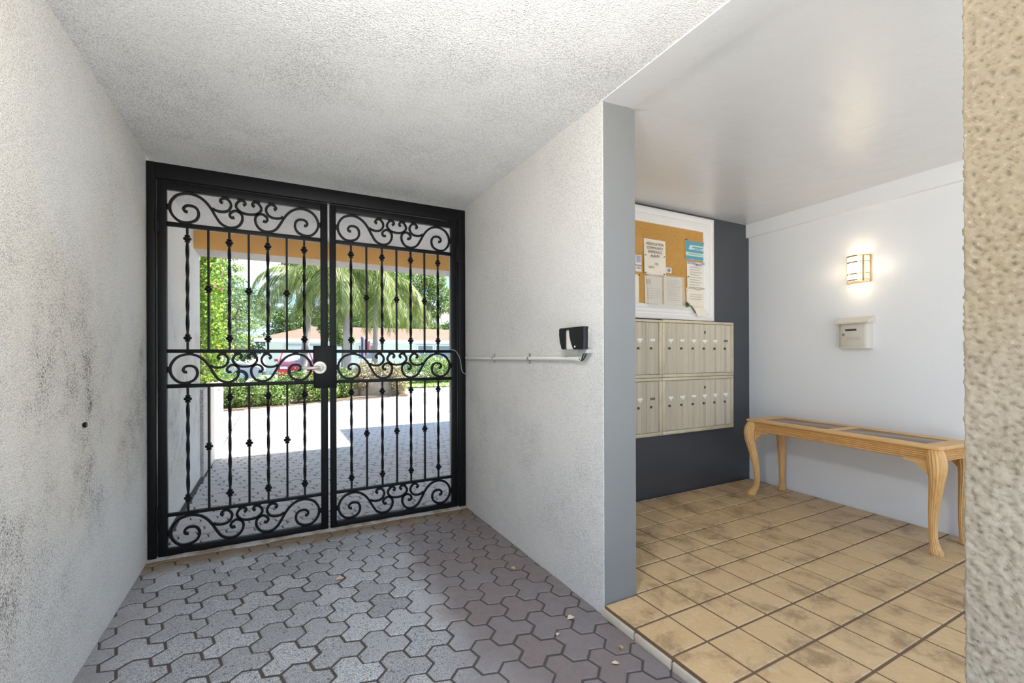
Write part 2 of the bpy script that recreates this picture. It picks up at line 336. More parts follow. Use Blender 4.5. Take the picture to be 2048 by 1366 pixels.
def spline(P, k=5):
    P = [np.array(p, float) for p in P]; out = []
    for i in range(len(P) - 1):
        p0, p1, p2, p3 = P[max(i - 1, 0)], P[i], P[i + 1], P[min(i + 2, len(P) - 1)]
        for j in range(k):
            t = j / k; out.append(.5 * ((2 * p1) + (p2 - p0) * t + (2 * p0 - 5 * p1 + 4 * p2 - p3) * t * t + (3 * p1 - p0 - 3 * p2 + p3) * t ** 3))
    out.append(P[-1]); return [tuple(p) for p in out]
def clip(poly, n, d):
    """keep the part of a 2D polygon with n.p <= d"""
    out = []
    for i, p in enumerate(poly):
        q = poly[(i + 1) % len(poly)]; a = n[0] * p[0] + n[1] * p[1] - d; b = n[0] * q[0] + n[1] * q[1] - d
        if a <= 0: out.append(p)
        if (a < 0) != (b < 0) and a != b:
            t = a / (a - b)
            if 0 < t < 1: out.append((p[0] + (q[0] - p[0]) * t, p[1] + (q[1] - p[1]) * t))
    return out
def area(p): return .5 * sum(p[i][0] * p[(i + 1) % len(p)][1] - p[(i + 1) % len(p)][0] * p[i][1] for i in range(len(p)))
def inset(poly, d):
    if area(poly) < 0: poly = poly[::-1]
    n = len(poly); out = []
    for i in range(n):
        a, b, c = poly[i - 1], poly[i], poly[(i + 1) % n]
        e1 = np.array(b) - a; e2 = np.array(c) - b; l1, l2 = np.linalg.norm(e1), np.linalg.norm(e2)
        if l1 < 1e-6 or l2 < 1e-6: out.append(b); continue
        n1 = np.array((-e1[1], e1[0])) / l1; n2 = np.array((-e2[1], e2[0])) / l2
        k = n1 + n2; den = max(1 + n1.dot(n2), .35); q = np.array(b) + k * d / den; out.append((float(q[0]), float(q[1])))
    return out
def clean(poly, eps=.004):
    out = []
    for p in poly:
        if not out or math.hypot(p[0] - out[-1][0], p[1] - out[-1][1]) > eps: out.append(p)
    if len(out) > 1 and math.hypot(out[0][0] - out[-1][0], out[0][1] - out[-1][1]) < eps: out.pop()
    return out
def sound(poly, d):
    if area(poly) < 0: poly = poly[::-1]
    q = inset(poly, d); n = len(poly)
    return n > 2 and all((poly[(i + 1) % n][0] - poly[i][0]) * (q[(i + 1) % n][0] - q[i][0]) + (poly[(i + 1) % n][1] - poly[i][1]) * (q[(i + 1) % n][1] - q[i][1]) > 0 for i in range(n))
def slab_piece(poly, gap, bev, z0, z1):
    """stone, paver or tile: inset by half the joint, chamfered top edge"""
    a = inset(poly, gap / 2); b = inset(poly, gap / 2 + bev); n = len(a)
    v = [(*p, z0) for p in a] + [(*p, z1 - bev * .8) for p in a] + [(*p, z1) for p in b]
    f = [(i, (i + 1) % n, n + (i + 1) % n, n + i) for i in range(n)] + [(n + i, n + (i + 1) % n, 2 * n + (i + 1) % n, 2 * n + i) for i in range(n)] + [tuple(range(2 * n, 3 * n))]
    return MB().add(v, f)

# ------------------------------------------------------------------ setting: shell
XL, XR, XJ, YG, YE, YP = -.692, 1.391, 1.5945, 3.4716, 1.6916, .4227
ZC, ZS, ZL, ZF, YD = 2.472, 2.468, 2.496, .0513, 2.7588
WALLY = lambda y: 4.06 - .0651 * (2.7588 - y)      # lobby right wall line
g = MB().box(-150, 150, -40, 260, -.6, -.05); ground = struct('ground', g, 'ground', 'pale concrete ground of the yard around the building', 'ground')
floor = struct('floor', MB().box(XL - .1, XJ, .80, 3.52, -.2, -.0045), 'joint', 'sand-jointed floor of the covered passage, laid with mauve-grey cloud-shaped pavers', 'floor')
dvm = MB().box(XL - .02, 3.42, 3.52, 14.6, -.2, -.012); dvm.box(-2.45, XL - .02, 7.58, 12.6, -.2, -.012)
drive = struct('driveway', dvm, 'joint', 'paved forecourt beyond the gate, half sunlit and half in the roof shadow', 'paving')
wl = MB().box(-1.15, XL, .6, 5.64, -.02, 2.62); wall_left = struct('wall_left', wl, 'stucco_left', 'rough grey stucco wall along the left of the passage, speckled with mildew', 'wall')
wr = MB().box(XR, XJ - .004, YE + .004, 3.84, -.02, 2.60); wall_right = struct('wall_right', wr, 'stucco_right', 'rough off-white stucco wall between the gate and the mail lobby opening', 'wall')
struct('trim_1', MB().box(XR + .006, XJ, YE, YE + .03, ZF - .002, ZS + .01), 'jamb', 'smooth grey painted end of the stucco wall at the lobby opening', 'jamb')
cl = MB().box(XL - .03, XR, .55, 5.30, ZC, 2.60); cl.box(XR, 7.0, 3.50, 5.30, ZC, 2.60); cl.box(XL - .03, 7, 5.30, 5.64, 2.55, 2.60)
struct('ceiling', cl, 'stucco_ceiling', 'heavily textured off-white stucco ceiling over the passage', 'ceiling')
bmz = MB(); bmz.box(XL - .03, 7.0, 5.26, 5.268, 2.294, ZC, 0); bmz.box(XL - .03, 7.0, 5.268, 5.64, 2.294, 2.58, 1)
struct('trim_2', bmz, ['paint_tan', 'stucco_outer'], 'tan painted beam with pinkish stucco underside spanning beyond the gate', 'beam')
rs = MB().box(-7, 9.0, .55, 6.40, 2.60, 2.98); rs.box(3.44, 9.0, 6.40, 7.98, 2.60, 2.98)
struct('roof', rs, 'roofslab', 'flat roof slab of the building above the passage, hidden over the beam', 'roof')
bk = MB().prism([(1.9, -.45), (12, -.45), (12, -14), (1.9, -14)][::-1], 'z', -.06, .0); struct('bounce_cut_gravel', bk, 'bounce_cut_grey', 'added unseen grey gravel that cuts light bouncing up into the lobby', 'gravel')  # out of view, added to dim light bounced onto the lobby ceiling
# smooth lobby soffit and ceiling with a rounded transition
prof = [(XR, ZS)]
sf = [(XR - .004, ZS - .001), (XR + .012, ZS + .0), (XR + .05, ZS + .002), (XR + .11, ZS + .006), (XJ - .03, ZS + .012), (XJ, ZS + .016), (XJ + .03, ZS + .022), (XJ + .10, ZL)]
cb = MB(); poly = sf + [(4.35, ZL), (4.35, 2.6), (XR - .004, 2.6)]
cb.prism(poly, 'y', -.3, YE + .004); cb.box(XJ - .03, 4.35, YE + .004, YD + .05, ZL, 2.6)
struct('ceiling_lobby', cb, 'ceil_lobby', 'smooth glossy white ceiling of the mail lobby with its soffit over the opening', 'ceiling', 50)
struct('wall_lobby_back', MB().box(XJ - .004, 4.4, YD, YD + .14, -.02, 2.6), 'charcoal', 'charcoal painted lobby wall behind the mailboxes and notice board', 'wall')
rwp = [(WALLY(-.3), -.3), (WALLY(-.3) + .3, -.3), (4.36, YD), (WALLY(YD), YD)]
struct('wall_lobby_right', MB().prism(rwp, 'z', -.02, 2.6), 'wall_lobby', 'pale grey smooth lobby wall with the sconce and the small mailbox', 'wall')
bw = [(WALLY(-.3) - .045, -.3), (WALLY(-.3) + .02, -.3), (WALLY(YD) + .02, YD - .001), (WALLY(YD) - .045, YD - .001)]
struct('trim_3', MB().prism(bw, 'z', 2.372, 2.50), 'wall_lobby', 'shallow painted beam along the top of the pale lobby wall', 'beam')
# near post: rough render as real relief
def relief_post():
    x0, x1, y0, y1, z0, z1 = XR, XR + .22, .10, YP, -.02, 2.6; st = .0036
    # outline walked around the visible faces: -X face and +Y face
    us = []; r = .008
    ny = int((y1 - y0) / st)
    for i in range(ny): us.append(((x0, y0 + (y1 - r - y0) * i / ny), (-1, 0)))
    for k in range(5): a = PI - k / 4 * PI / 2; us.append(((x0 + r + r * math.cos(a), y1 - r + r * math.sin(a)), (math.cos(a), math.sin(a))))
    nx = 12
    for i in range(1, nx + 1): us.append(((x0 + r + (x1 - x0 - r) * i / nx, y1), (0, 1)))
    us += [((x1, y0), (1, 0)), ((x0, y0), (-1, 0))]
    nz = int((z1 - z0) / st); vs = []
    for j in range(nz + 1):
        z = z0 + (z1 - z0) * j / nz
        for (p, n) in us:
            q = Vector((p[0] * 1.0, p[1], z))
            a = mnoise.fractal(q * 62, .9, 2.1, 3); b = mnoise.noise(q * 130 + Vector((3, 9, 1))); c = abs(mnoise.noise(q * 85 + Vector((7, 1, 4))))
            e_ = .35 if abs(n[0]) > .01 and abs(n[1]) > .01 else 1.0
            d = e_ * .0040 * math.tanh(1.7 * a) + e_ * .0020 * b - e_ * .003 * c
            vs.append((p[0] + n[0] * d, p[1] + n[1] * d, z))
    k = len(us); fs = [(j * k + i, j * k + (i + 1) % k, (j + 1) * k + (i + 1) % k, (j + 1) * k + i) for j in range(nz) for i in range(k)]
    return MB().add(vs, fs)
struct('wall_front_right', relief_post(), 'stucco_post', 'near beige stucco post with coarse knobbly render at the right edge', 'post', 80)

# ------------------------------------------------------------------ pavers: three fused hexagons each
A0 = .062239; TH = math.radians(-1.352); O0 = (.2416, 2.4211)
dirs = [45, -15, -75, -15, -75, -135, 165, -135, 165, 105, 45, 105]
base = [(0., 0.)]
for dg in dirs[:-1]:
    a = math.radians(dg) + TH; base.append((base[-1][0] + A0 * math.cos(a), base[-1][1] + A0 * math.sin(a)))
lv1 = np.array((math.cos(math.radians(45) + TH), math.sin(math.radians(45) + TH))) * 3 * A0
lv2 = np.array((math.cos(math.radians(-15) + TH), math.sin(math.radians(-15) + TH))) * 3 * A0
def split_cut(poly, n, d):
    """a concave paver cut by a wall line may fall into two pieces: separate them"""
    if len(poly) < 3: return []
    on = [abs(n[0] * p[0] + n[1] * p[1] - d) < 1e-7 for p in poly]
    if sum(on) <= 2 or all(on): return [poly]
    k = on.index(True); poly = poly[k:] + poly[:k]; on = on[k:] + on[:k]; out = []; run = [poly[0]]
    for p, f in zip(poly[1:] + poly[:1], on[1:] + on[:1]):
        if f:
            if len(run) > 1: out.append(run + [p])
            run = [p]
        else: run.append(p)
    return out
def paver_cells(x0, x1, y0, y1):
    out = []
    for i in range(-90, 91):
        for j in range(-90, 91):
            o = np.array(O0) + lv1 * i + lv2 * j
            if x0 - .25 < o[0] < x1 + .25 and y0 - .25 < o[1] < y1 + .25:
                P = [(o[0] + p[0], o[1] + p[1]) for p in base]
                full = all(x0 <= p[0] <= x1 and y0 <= p[1] <= y1 for p in P)
                pieces = [P]
                if not full:
                    for n, d in (((1, 0), x1), ((-1, 0), -x0), ((0, 1), y1), ((0, -1), -y0)): pieces = [q for p in pieces for q in split_cut(clip(p, n, d), n, d)]
                for Q in pieces:
                    if not full:
                        Q = clean(Q)
                        for eps in (.008, .014, .02):
                            if len(Q) > 2 and not sound(Q, .0105): Q = clean(Q, eps)
                        if len(Q) < 3 or abs(area(Q)) < .0025 or not sound(Q, .0105): continue
                    out.append((o, Q, full))
    return out
PME = slab_piece(base, .0085, .0055, -.03, 0).mesh('paver', 'paver', smooth=0)
PMO = slab_piece(base, .010, .004, -.03, 0).mesh('paver', 'paver_out', smooth=0)
for o, Q, full in paver_cells(XL - .03, XR + .03, .85, 3.445):
    dz = random.uniform(-.0022, .001)
    if full: p = link('paver', PME, floor); p.location = (o[0], o[1], dz)
    else: p = link('paver', slab_piece(Q, .009, .0035, -.03, 0).mesh('paver', 'paver', smooth=0), floor); p.location = (0, 0, dz)
    p.rotation_euler = (random.uniform(-.006, .006), random.uniform(-.006, .006), 0) if full else (0, 0, 0)
cells = paver_cells(XL + .04, 3.40, 3.54, 13.9)
cells += paver_cells(-2.4, XL + .035, 7.60, 12.0)
cells = [c for c in cells if c[1][0][1] < 12.25 + .36 * (c[1][0][0] + .9) and c[0][1] < 14]
cells.sort(key=lambda c: c[0][0] ** 2 + c[0][1] ** 2 if c[0][0] < .36 * c[0][1] + .3 else 999)
rest = MB()
for k, (o, Q, full) in enumerate(cells):
    if k < 300:
        if full: p = link('paver', PMO, drive); p.location = (o[0], o[1], random.uniform(-.002, .001))
        else: link('paver', slab_piece(Q, .010, .0035, -.03, 0).mesh('paver', 'paver_out', smooth=0), drive)
    else:
        q = slab_piece(Q, .010, .004, -.03, random.uniform(-.002, .001)); rest.add(q.v, q.f)
r_ = rest.build('paver_field', 'paver_out', drive, 0); r_['kind'] = 'stuff'
# cement ridge and dirt under the gate
tp = [(3.418, -.012), (3.424, .004), (3.440, .012), (3.47, .014), (3.515, .012), (3.53, 0.0), (3.535, -.012)]
th = MB(); nseg = 44; xs = [XL + (XR - XL) * i / nseg for i in range(nseg + 1)]; vs = []
for x in xs:
    w = .006 * math.sin(x * 9.0) + .005 * mnoise.noise(Vector((x * 7, 0, 0)))
    for (y, z) in tp: vs.append((x, y + (w if y < 3.46 else 0), z + (.003 * mnoise.noise(Vector((x * 11, y * 9, 0))) if z > 0 else 0)))
k = len(tp); th.add(vs, [(i * k + j, i * k + j + 1, (i + 1) * k + j + 1, (i + 1) * k + j) for i in range(nseg) for j in range(k - 1)])
struct('trim_4', th, 'cement', 'rounded grey cement ridge across the floor under the gate', 'threshold')

# ------------------------------------------------------------------ lobby tiles
lf = MB().box(XR + .004, 4.5, -.3, YE, -.02, ZF - .004); lf.box(XJ - .01, 4.5, YE, YD + .02, -.02, ZF - .004)
lobby = struct('floor_lobby', lf, 'grout', 'raised lobby floor of beige square tiles with brown grout', 'floor')
TX, TY = .2035, .209
tile_me = slab_piece([(0, 0), (TX, 0), (TX, TY), (0, TY)], .0110, .0035, ZF - .02, ZF).mesh('tile', 'tile', smooth=0)
wn = np.array((1, -.0651)); wn /= np.linalg.norm(wn); wd = float(wn.dot((WALLY(0) - .002, 0)))
for i in range(14):
    for j in range(-9, 7):
        x0, y0 = XR + i * TX, 1.485 + (j) * TY
        P = [(x0, y0), (x0 + TX, y0), (x0 + TX, y0 + TY), (x0, y0 + TY)]; Q = P
        for n, d in ((tuple(wn), wd), ((0, 1), YD - .002), ((0, -1), .3)): Q = clip(Q, n, d) if len(Q) > 2 else []
        if i == 0 and len(Q) > 2: Q = clip(Q, (0, 1), YE - .001)
        Q = clean(Q, .006) if len(Q) > 2 else []
        if len(Q) < 3 or abs(area(Q)) < .0006: continue
        if abs(abs(area(Q)) - TX * TY) < 1e-6 and len(Q) == 4: t = link('tile', tile_me, lobby); t.location = (x0, y0, random.uniform(-.0006, .0006))
        else: link('tile', slab_piece(Q, .0110, .003, ZF - .02, ZF).mesh('tile', 'tile', smooth=0), lobby)
for j in range(-9, 2):
    y0, y1 = 1.485 + j * TY, 1.485 + (j + 1) * TY
    y1 = min(y1, YE - .001)
    MB().rbox(XR - .006, XR + .012, y0 + .005, y1 - .005, -.008, .032, .002).build('riser_tile', 'riser', lobby)

# ------------------------------------------------------------------ iron gate
GY0, GY1 = 3.452, 3.492         # leaf thickness
fr = empty('gate_frame', (.35, 3.47, 0), 'fixed black steel frame around the double gate, set between the stucco walls', 'gate frame')
MB().rbox(XL + .003, -.647, 3.440, 3.505, .006, 2.443, .004).build('post', 'iron', fr)
MB().rbox(1.327, XR - .004, 3.440, 3.505, .006, 2.443, .004).build('post', 'iron', fr)
MB().rbox(-.647, 1.327, 3.440, 3.505, 2.347, 2.443, .004).build('header', 'iron', fr)
SS = [(0.12, 0.383), (0.104, 0.388), (0.097, 0.468), (0.109, 0.552), (0.131, 0.582), (0.162, 0.557), (0.182, 0.448), (0.184, 0.279), (0.164, 0.124), (0.122, 0.04), (0.077, 0.05), (0.041, 0.174), (0.019, 0.368), (0.02, 0.597), (0.048, 0.811), (0.086, 0.92), (0.137, 0.96), (0.188, 0.9), (0.23, 0.756), (0.262, 0.562), (0.286, 0.363), (0.316, 0.154), (0.35, 0.05), (0.389, 0.025), (0.429, 0.095), (0.454, 0.264), (0.457, 0.448), (0.439, 0.562), (0.412, 0.597), (0.385, 0.527), (0.377, 0.433), (0.389, 0.353), (0.406, 0.378)]
CC = [(0.333, 0.801), (0.318, 0.841), (0.326, 0.925), (0.35, 0.965), (0.374, 0.896), (0.386, 0.761), (0.374, 0.612), (0.35, 0.532), (0.316, 0.512), (0.286, 0.542), (0.268, 0.592)]
MM = [(0.462, 0.816), (0.477, 0.861), (0.469, 0.945), (0.447, 0.965), (0.424, 0.866), (0.417, 0.746), (0.432, 0.637), (0.458, 0.56), (0.5, 0.535)]
MM = MM + [(1 - u, v) for u, v in MM[::-1]][1:]
mir = lambda L: [(1 - u, v) for u, v in L]
def scrolls(parent, x0, x1, z0, z1):
    yc = .5 * (GY0 + GY1)
    for L in (SS, mir(SS), CC, mir(CC), MM):
        pts = [(x0 + u * (x1 - x0), z0 + v * (z1 - z0)) for u, v in spline(L, 5)]
        n = len(pts); hw = [.0078] * n
        for e in range(4): hw[e] = .0102 - .0006 * e
        if L in (SS, MM) or True:
            if L is not CC: 
                for e in range(4): hw[n - 1 - e] = .0102 - .0006 * e
        MB().flatbar(pts, hw, yc - .0075, yc + .0075).build('scroll', 'iron', parent)
    w = MB()
    for u, v in ((.137, .985), (.863, .985), (.122, .015), (.878, .015), (.389, .01), (.611, .01), (.35, .985), (.65, .985), (.447, .985), (.553, .985)):
        x, z = x0 + u * (x1 - x0), z0 + v * (z1 - z0); w.rbox(x - .019, x + .019, yc - .007, yc + .007, z - .006, z + .006, .002)
    for u in (.008, .992):
        x, z = x0 + u * (x1 - x0), z0 + .47 * (z1 - z0); w.rbox(x - .007, x + .007, yc - .007, yc + .007, z - .018, z + .018, .002)
    w.build('weld', 'iron', parent)['kind'] = 'stuff'
COLLAR = [(.008, -.024), (.015, -.022), (.015, -.016), (.010, -.012), (.018, -.009), (.0225, -.004), (.0225, .004), (.018, .009), (.010, .012), (.015, .016), (.015, .022), (.008, .024)]
def square_bar(x, z0, z1, h, tw=None):
    """square bar, twisted between tw[0] and tw[1]"""
    yc = .5 * (GY0 + GY1); mb = MB(); rows = [z0]
    if tw: rows += [tw[0] + (tw[1] - tw[0]) * i / 26 for i in range(27)]
    rows.append(z1); vs = []
    for i, z in enumerate(rows):
        a = 0
        if tw: a = PI * 2.5 * min(max((z - tw[0]) / (tw[1] - tw[0]), 0), 1)
        s = h * (1.12 if tw and tw[0] < z < tw[1] else 1)
        for k in range(4):
            b = a + PI / 4 + k * PI / 2; vs.append((x + 1.414 * s * math.cos(b), yc + 1.414 * s * math.sin(b), z))
    n = len(rows); mb.add(vs, [(i * 4 + k, i * 4 + (k + 1) % 4, i * 4 + 4 + (k + 1) % 4, i * 4 + 4 + k) for i in range(n - 1) for k in range(4)] + [(3, 2, 1, 0), tuple((n - 1) * 4 + k for k in range(4))])
    return mb
def leaf(name, label, x0, x1, ox0, ox1, bars, lockx=None, hinge_side=-1):
    t = empty(name, (.5 * (x0 + x1), 3.472, .006), label, 'gate')
    yc = .5 * (GY0 + GY1)
    for a, b in ((x0, ox0), (ox1, x1)): MB().rbox(a, b, GY0, GY1, .008, 2.340, .003).build('stile', 'iron', t)
    for a, b in ((.008, .052), (2.291, 2.340)): MB().rbox(ox0, ox1, GY0, GY1, a, b, .003).build('rail', 'iron', t)
    for a, b in ((2.064, 2.090), (1.271, 1.294), (1.051, 1.075), (.250, .270)): MB().rbox(ox0, ox1, yc - .014, yc + .014, a, b, .002).build('rail', 'iron', t)
    scrolls(t, ox0, ox1, 2.090, 2.291); scrolls(t, ox0, ox1 if lockx is None else lockx, 1.075, 1.271); scrolls(t, ox0, ox1, .052, .250)
    for i, x in enumerate(bars):
        for z0, z1, c0, c1, cm in ((1.294, 2.064, 1.366, 1.995, 1.682), (.270, 1.051, .352, .980, .668)):
            if i % 2 == 0:
                b = square_bar(x, z0, z1, .0066, (c0 + .03, c1 - .03)).build('baluster', 'iron', t)
                for c in (c0, c1): MB().lathe(COLLAR, (x, yc, c), 12).build('collar', 'iron', b)
            else:
                b = square_bar(x, z0, z1, .0066).build('baluster', 'iron', t); MB().lathe(COLLAR, (x, yc, cm), 12).build('collar', 'iron', b)
    xe = x0 - .003 if hinge_side < 0 else x1 + .003
    for z in (2.08, .25) if hinge_side < 0 else (2.08, .25):
        hb = MB(); hb.lathe([(.0085, -.068), (.0085, -.002), (.0072, -.001), (.0072, .001), (.0085, .002), (.0085, .068)], (xe, GY0 - .012, z), 12)
        hb.rbox(xe - .012, xe + .012, GY0 - .008, GY0 + .002, z - .06, z + .06, .002); hb.build('hinge', 'iron', t)
    return t
LB = [-.490, -.379, -.264, -.154, -.042, .073, .183]; RB = [.496, .606, .720, .830, .940, 1.051, 1.162]
gl = leaf('iron_gate', 'black scrolled iron gate leaf on the left, with the lever handle and lock box', -.640, .335, -.594, .289, LB, lockx=.240, hinge_side=-1)
gr = leaf('iron_gate', 'black scrolled iron gate leaf on the right, without a handle, beside the conduit wall', .350, 1.319, .391, 1.273, RB, hinge_side=1)
MB().rbox(.240, .393, GY0 - .012, GY1 + .006, 1.022, 1.322, .004).build('lock_box', 'iron2', gl)
hc = (.279, GY0 - .012, 1.167)
hd = MB().lathe([(.030, -.014), (.043, -.012), (.045, -.006), (.045, 0.0)], hc, 28, 'y')
hd.lathe([(.0, -.020), (.016, -.019), (.022, -.016), (.030, -.013), (.030, -.011)], hc, 24, 'y')
rose = hd.build('handle_rose', 'nickel', gl, 50); tag(rose, 'satin nickel round rose of the handle')
lv = [(hc[0], hc[1] - .030, hc[2]), (hc[0] - .03, hc[1] - .040, hc[2] - .001), (hc[0] - .06, hc[1] - .042, hc[2] - .002), (hc[0] - .095, hc[1] - .036, hc[2] - .001), (hc[0] - .115, hc[1] - .030, hc[2] + .002)]
lb = MB().tube(spline(lv, 4), [.012 - .004 * abs(i / 16 - .45) for i in range(17)], 12); lb.tube([(hc[0], hc[1] - .012, hc[2]), (hc[0], hc[1] - .034, hc[2])], .011, 14); lb.build('lever', 'nickel', gl, 60)

# ------------------------------------------------------------------ conduit, reader, cable on the right stucco wall
cd = empty('conduit_pipe', (XR - .012, 2.63, 1.229), 'thin white plastic conduit pipe running level along the right stucco wall', 'pipe')
MB().tube([(XR - .012, 3.405, 1.228), (XR - .013, 2.9, 1.226), (XR - .012, 2.4, 1.230), (XR - .012, 1.885, 1.231)], .0105, 12).build('pipe', 'pvc', cd)
MB().tube([(XR - .012, 1.895, 1.231), (XR - .012, 1.862, 1.231)], .0145, 14).build('coupling', 'pvc', cd)
for y in (2.889, 2.385):
    c = MB().tube([(XR - .012, y - .007, 1.228), (XR - .012, y + .007, 1.228)], .0128, 14); c.rbox(XR - .006, XR + .002, y - .006, y + .006, 1.198, 1.258, .002)
    for dz in (-.026, .026): c.lathe([(.006, -.008), (.006, -.004)], (XR - .001, y, 1.228 + dz), 8, 'x')
    c.build('strap', 'steel', cd)
rd = empty('card_reader', (XR - .03, 1.87, 1.33), 'black hooded card reader with a grey middle on the stucco wall beside the lobby corner', 'card reader')
MB().rbox(XR - .052, XR + .003, 1.800, 1.965, 1.279, 1.380, .004).build('backplate', 'pvc', rd)
def cheek(y0, y1, lo0, lo1):
    top = [(y0, 1.388), (y1, 1.388)]; side = []
    for i in range(9):
        t = i / 8; side.append((y1 - (y1 - lo1) * t ** 2.2, 1.388 - .110 * t))
    poly = [(y0, 1.388)] + side + [(lo0, 1.278), (y0, 1.33)]
    return poly
MB().prism(cheek(1.765, 1.888, 1.768, 1.850), 'x', XR - .062, XR - .034).build('hood', 'black_plastic', rd)
MB().prism([(1.925, 1.386), (1.978, 1.386), (1.978, 1.355), (1.972, 1.32), (1.958, 1.288), (1.950, 1.279), (1.925, 1.279)], 'x', XR - .062, XR - .034).build('hood', 'black_plastic', rd)
MB().rbox(XR - .060, XR - .030, 1.767, 1.976, 1.379, 1.391, .002).build('hood', 'black_plastic', rd)
MB().lathe([(.0045, -.003), (.004, -.0005), (.0, 0)][::-1], (XR - .062, 1.835, 1.292), 10, 'x').build('indicator', 'card', rd)
MB().rbox(XR - .040, XR + .002, 1.772, 1.842, 1.258, 1.279, .003).build('terminal_box', 'grey_plastic', rd)
for k, (dy, dx) in enumerate(((0, 0), (.018, .008), (-.016, .004))):
    MB().tube(spline([(XR - .022 + dx, 1.808 + dy, 1.262), (XR - .030 + dx, 1.815 + dy, 1.245), (XR - .022, 1.838 + dy * .6, 1.222), (XR - .016, 1.868, 1.230)], 5), .0035, 6).build('wire', ['black_plastic', 'pvc', 'black_plastic'][k], rd)
cb_ = MB().tube(spline([(1.262, GY0 + .004, 1.297), (1.30, GY0 - .014, 1.285), (1.335, 3.43, 1.22), (1.348, 3.425, 1.13), (1.372, 3.415, 1.098), (1.384, 3.41, 1.13), (1.384, 3.408, 1.19), (1.380, 3.404, 1.228)], 6), .0032, 6)
tag(cb_.build('cable', 'wire'), 'thin grey cable looping from the right gate leaf into the conduit', 'cable')
tag(MB().lathe([(.002, -.012), (.008, -.010), (.0075, -.004), (.011, -.003), (.011, .006)], (XL + .006, 2.426, .972), 8, 'x').build('wall_anchor', 'iron'), 'small dark bolt stub sticking out of the left stucco wall', 'bolt')

# ------------------------------------------------------------------ mailboxes
def bank(name, label, x0, x1, z0, z1, dx0, dx1, dz0, dz1, n, style, master=None):
    t = empty(name, (.5 * (x0 + x1), YD, z0), label, 'mailbox', 'mailbox banks on the charcoal wall')
    yf = YD - .030
    for (a, b, c, d) in ((x0, x1, z0, dz0), (x0, x1, dz1, z1), (x0, dx0, dz0, dz1), (dx1, x1, dz0, dz1)):
        MB().rbox(a, b, yf - .008, YD + .004, c, d, .004).build('frame_bar', 'mail_trim', t)
    MB().box(dx0, dx1, yf + .012, YD, dz0, dz1).build('backing', 'slot', t)
    w = (dx1 - dx0) / n
    for i in range(n):
        a, b = dx0 + i * w + .0018, dx0 + (i + 1) * w - .0018
        # door as an extruded fluted profile
        pr = [(a, yf + .014), (a, yf + .002), (a + .002, yf)]
        for r0 in [.10, .20, .30, .62, .70, .78, .86, .94]:
            xx = a + r0 * (b - a); pr += [(xx - .0035, yf), (xx - .0015, yf + .0028), (xx + .0015, yf + .0028), (xx + .0035, yf)]
        pr += [(b - .002, yf), (b, yf + .002), (b, yf + .014)]
        d = MB().prism(pr, 'z', dz0 + .003, dz1 - .003).build('door', 'mail', t)
        cx = a + .5 * (b - a); cz = dz0 + style['plate'] * (dz1 - dz0); lz = dz0 + style['lock'] * (dz1 - dz0)
        MB().lathe([(.0, -.010), (.009, -.010), (.0105, -.007), (.0105, .002)], (cx - .018, yf, lz), 12, 'y').build('lock', 'lock', d)
        kind = style['cards'][i % len(style['cards'])]
        cw = .026
        pl = MB().rbox(cx - cw, cx + cw, yf - .003, yf + .002, cz - .010, cz + .010, .001); pl.build('name_plate', 'card' if kind != 'd' else 'card_dark', d)
        if kind in 'ct': MB().rbox(cx - .008, cx + .008, yf - .0035, yf + .002, cz - .024, cz - .011, .001).build('tab', 'card', d)
        if i == master: MB().rbox(cx - .007, cx + .007, yf - .004, yf + .003, dz0 + .80 * (dz1 - dz0), dz0 + .86 * (dz1 - dz0), .001).build('master_lock', 'slot', d)
    return t
bank('mailbox_bank', 'upper right bank of six champagne metal mailboxes below the notice board', 2.868, 3.780, 1.058, 1.546, 2.899, 3.748, 1.085, 1.522, 6, dict(plate=.66, lock=.50, cards='cpcccd'), 3)
bank('mailbox_bank', 'lower right bank of six champagne metal mailboxes above the bare dark wall', 2.868, 3.776, .574, 1.056, 2.899, 3.744, .604, 1.030, 6, dict(plate=.66, lock=.50, cards='tcpctc'), 3)
bank('mailbox_bank', 'upper bank of metal mailboxes partly cut off by the grey jamb', 1.955, 2.866, 1.058, 1.540, 1.985, 2.830, 1.085, 1.520, 6, dict(plate=.66, lock=.50, cards='cp'), None)
bank('mailbox_bank', 'lower bank of metal mailboxes partly cut off by the grey jamb', 1.955, 2.866, .574, 1.056, 1.985, 2.830, .604, 1.030, 6, dict(plate=.66, lock=.50, cards='cd'), None)

# ------------------------------------------------------------------ notice board
nb = empty('notice_board', (2.76, YD, 1.552), 'wall notice board with moulded white frame and cork panel', 'notice board')
bx0, bx1, bz0, bz1 = 2.00, 3.520, 1.552, 2.468
def moulding(L, hor):
    # cross-section from outer edge (0) to inner edge (w): stepped ogee
    return [(0, 0), (0, .030), (.012, .038), (.030, .038), (.036, .030), (.052, .030), (.060, .036), (.082, .036), (.096, .026), (.108, .026), (.122, .018), (.128, 0)]
mp = moulding(1, 1)
def frame_side(p0, p1, inn, t):
    """mitred moulding between two outer corners, inn = inward direction"""
    p0, p1, inn = Vector(p0), Vector(p1), Vector(inn); d = (p1 - p0).normalized(); vs = []
    for (e, sg) in ((p0, 1), (p1, -1)):
        for (w, h) in mp: q = e + inn * w + d * w * sg; vs.append((q.x, YD - h, q.y))
    n = len(mp); fs = [(i, (i + 1) % n, n + (i + 1) % n, n + i) for i in range(n)] + [tuple(range(n))[::-1], tuple(range(n, 2 * n))]
    MB().add(vs, fs).build('frame_side', 'trim', t)
frame_side((bx0, bz1), (bx1, bz1), (0, -1), nb); frame_side((bx1, bz0), (bx0, bz0), (0, 1), nb)
frame_side((bx1, bz1), (bx1, bz0), (-1, 0), nb); frame_side((bx0, bz0), (bx0, bz1), (1, 0), nb)
CY = YD - .012
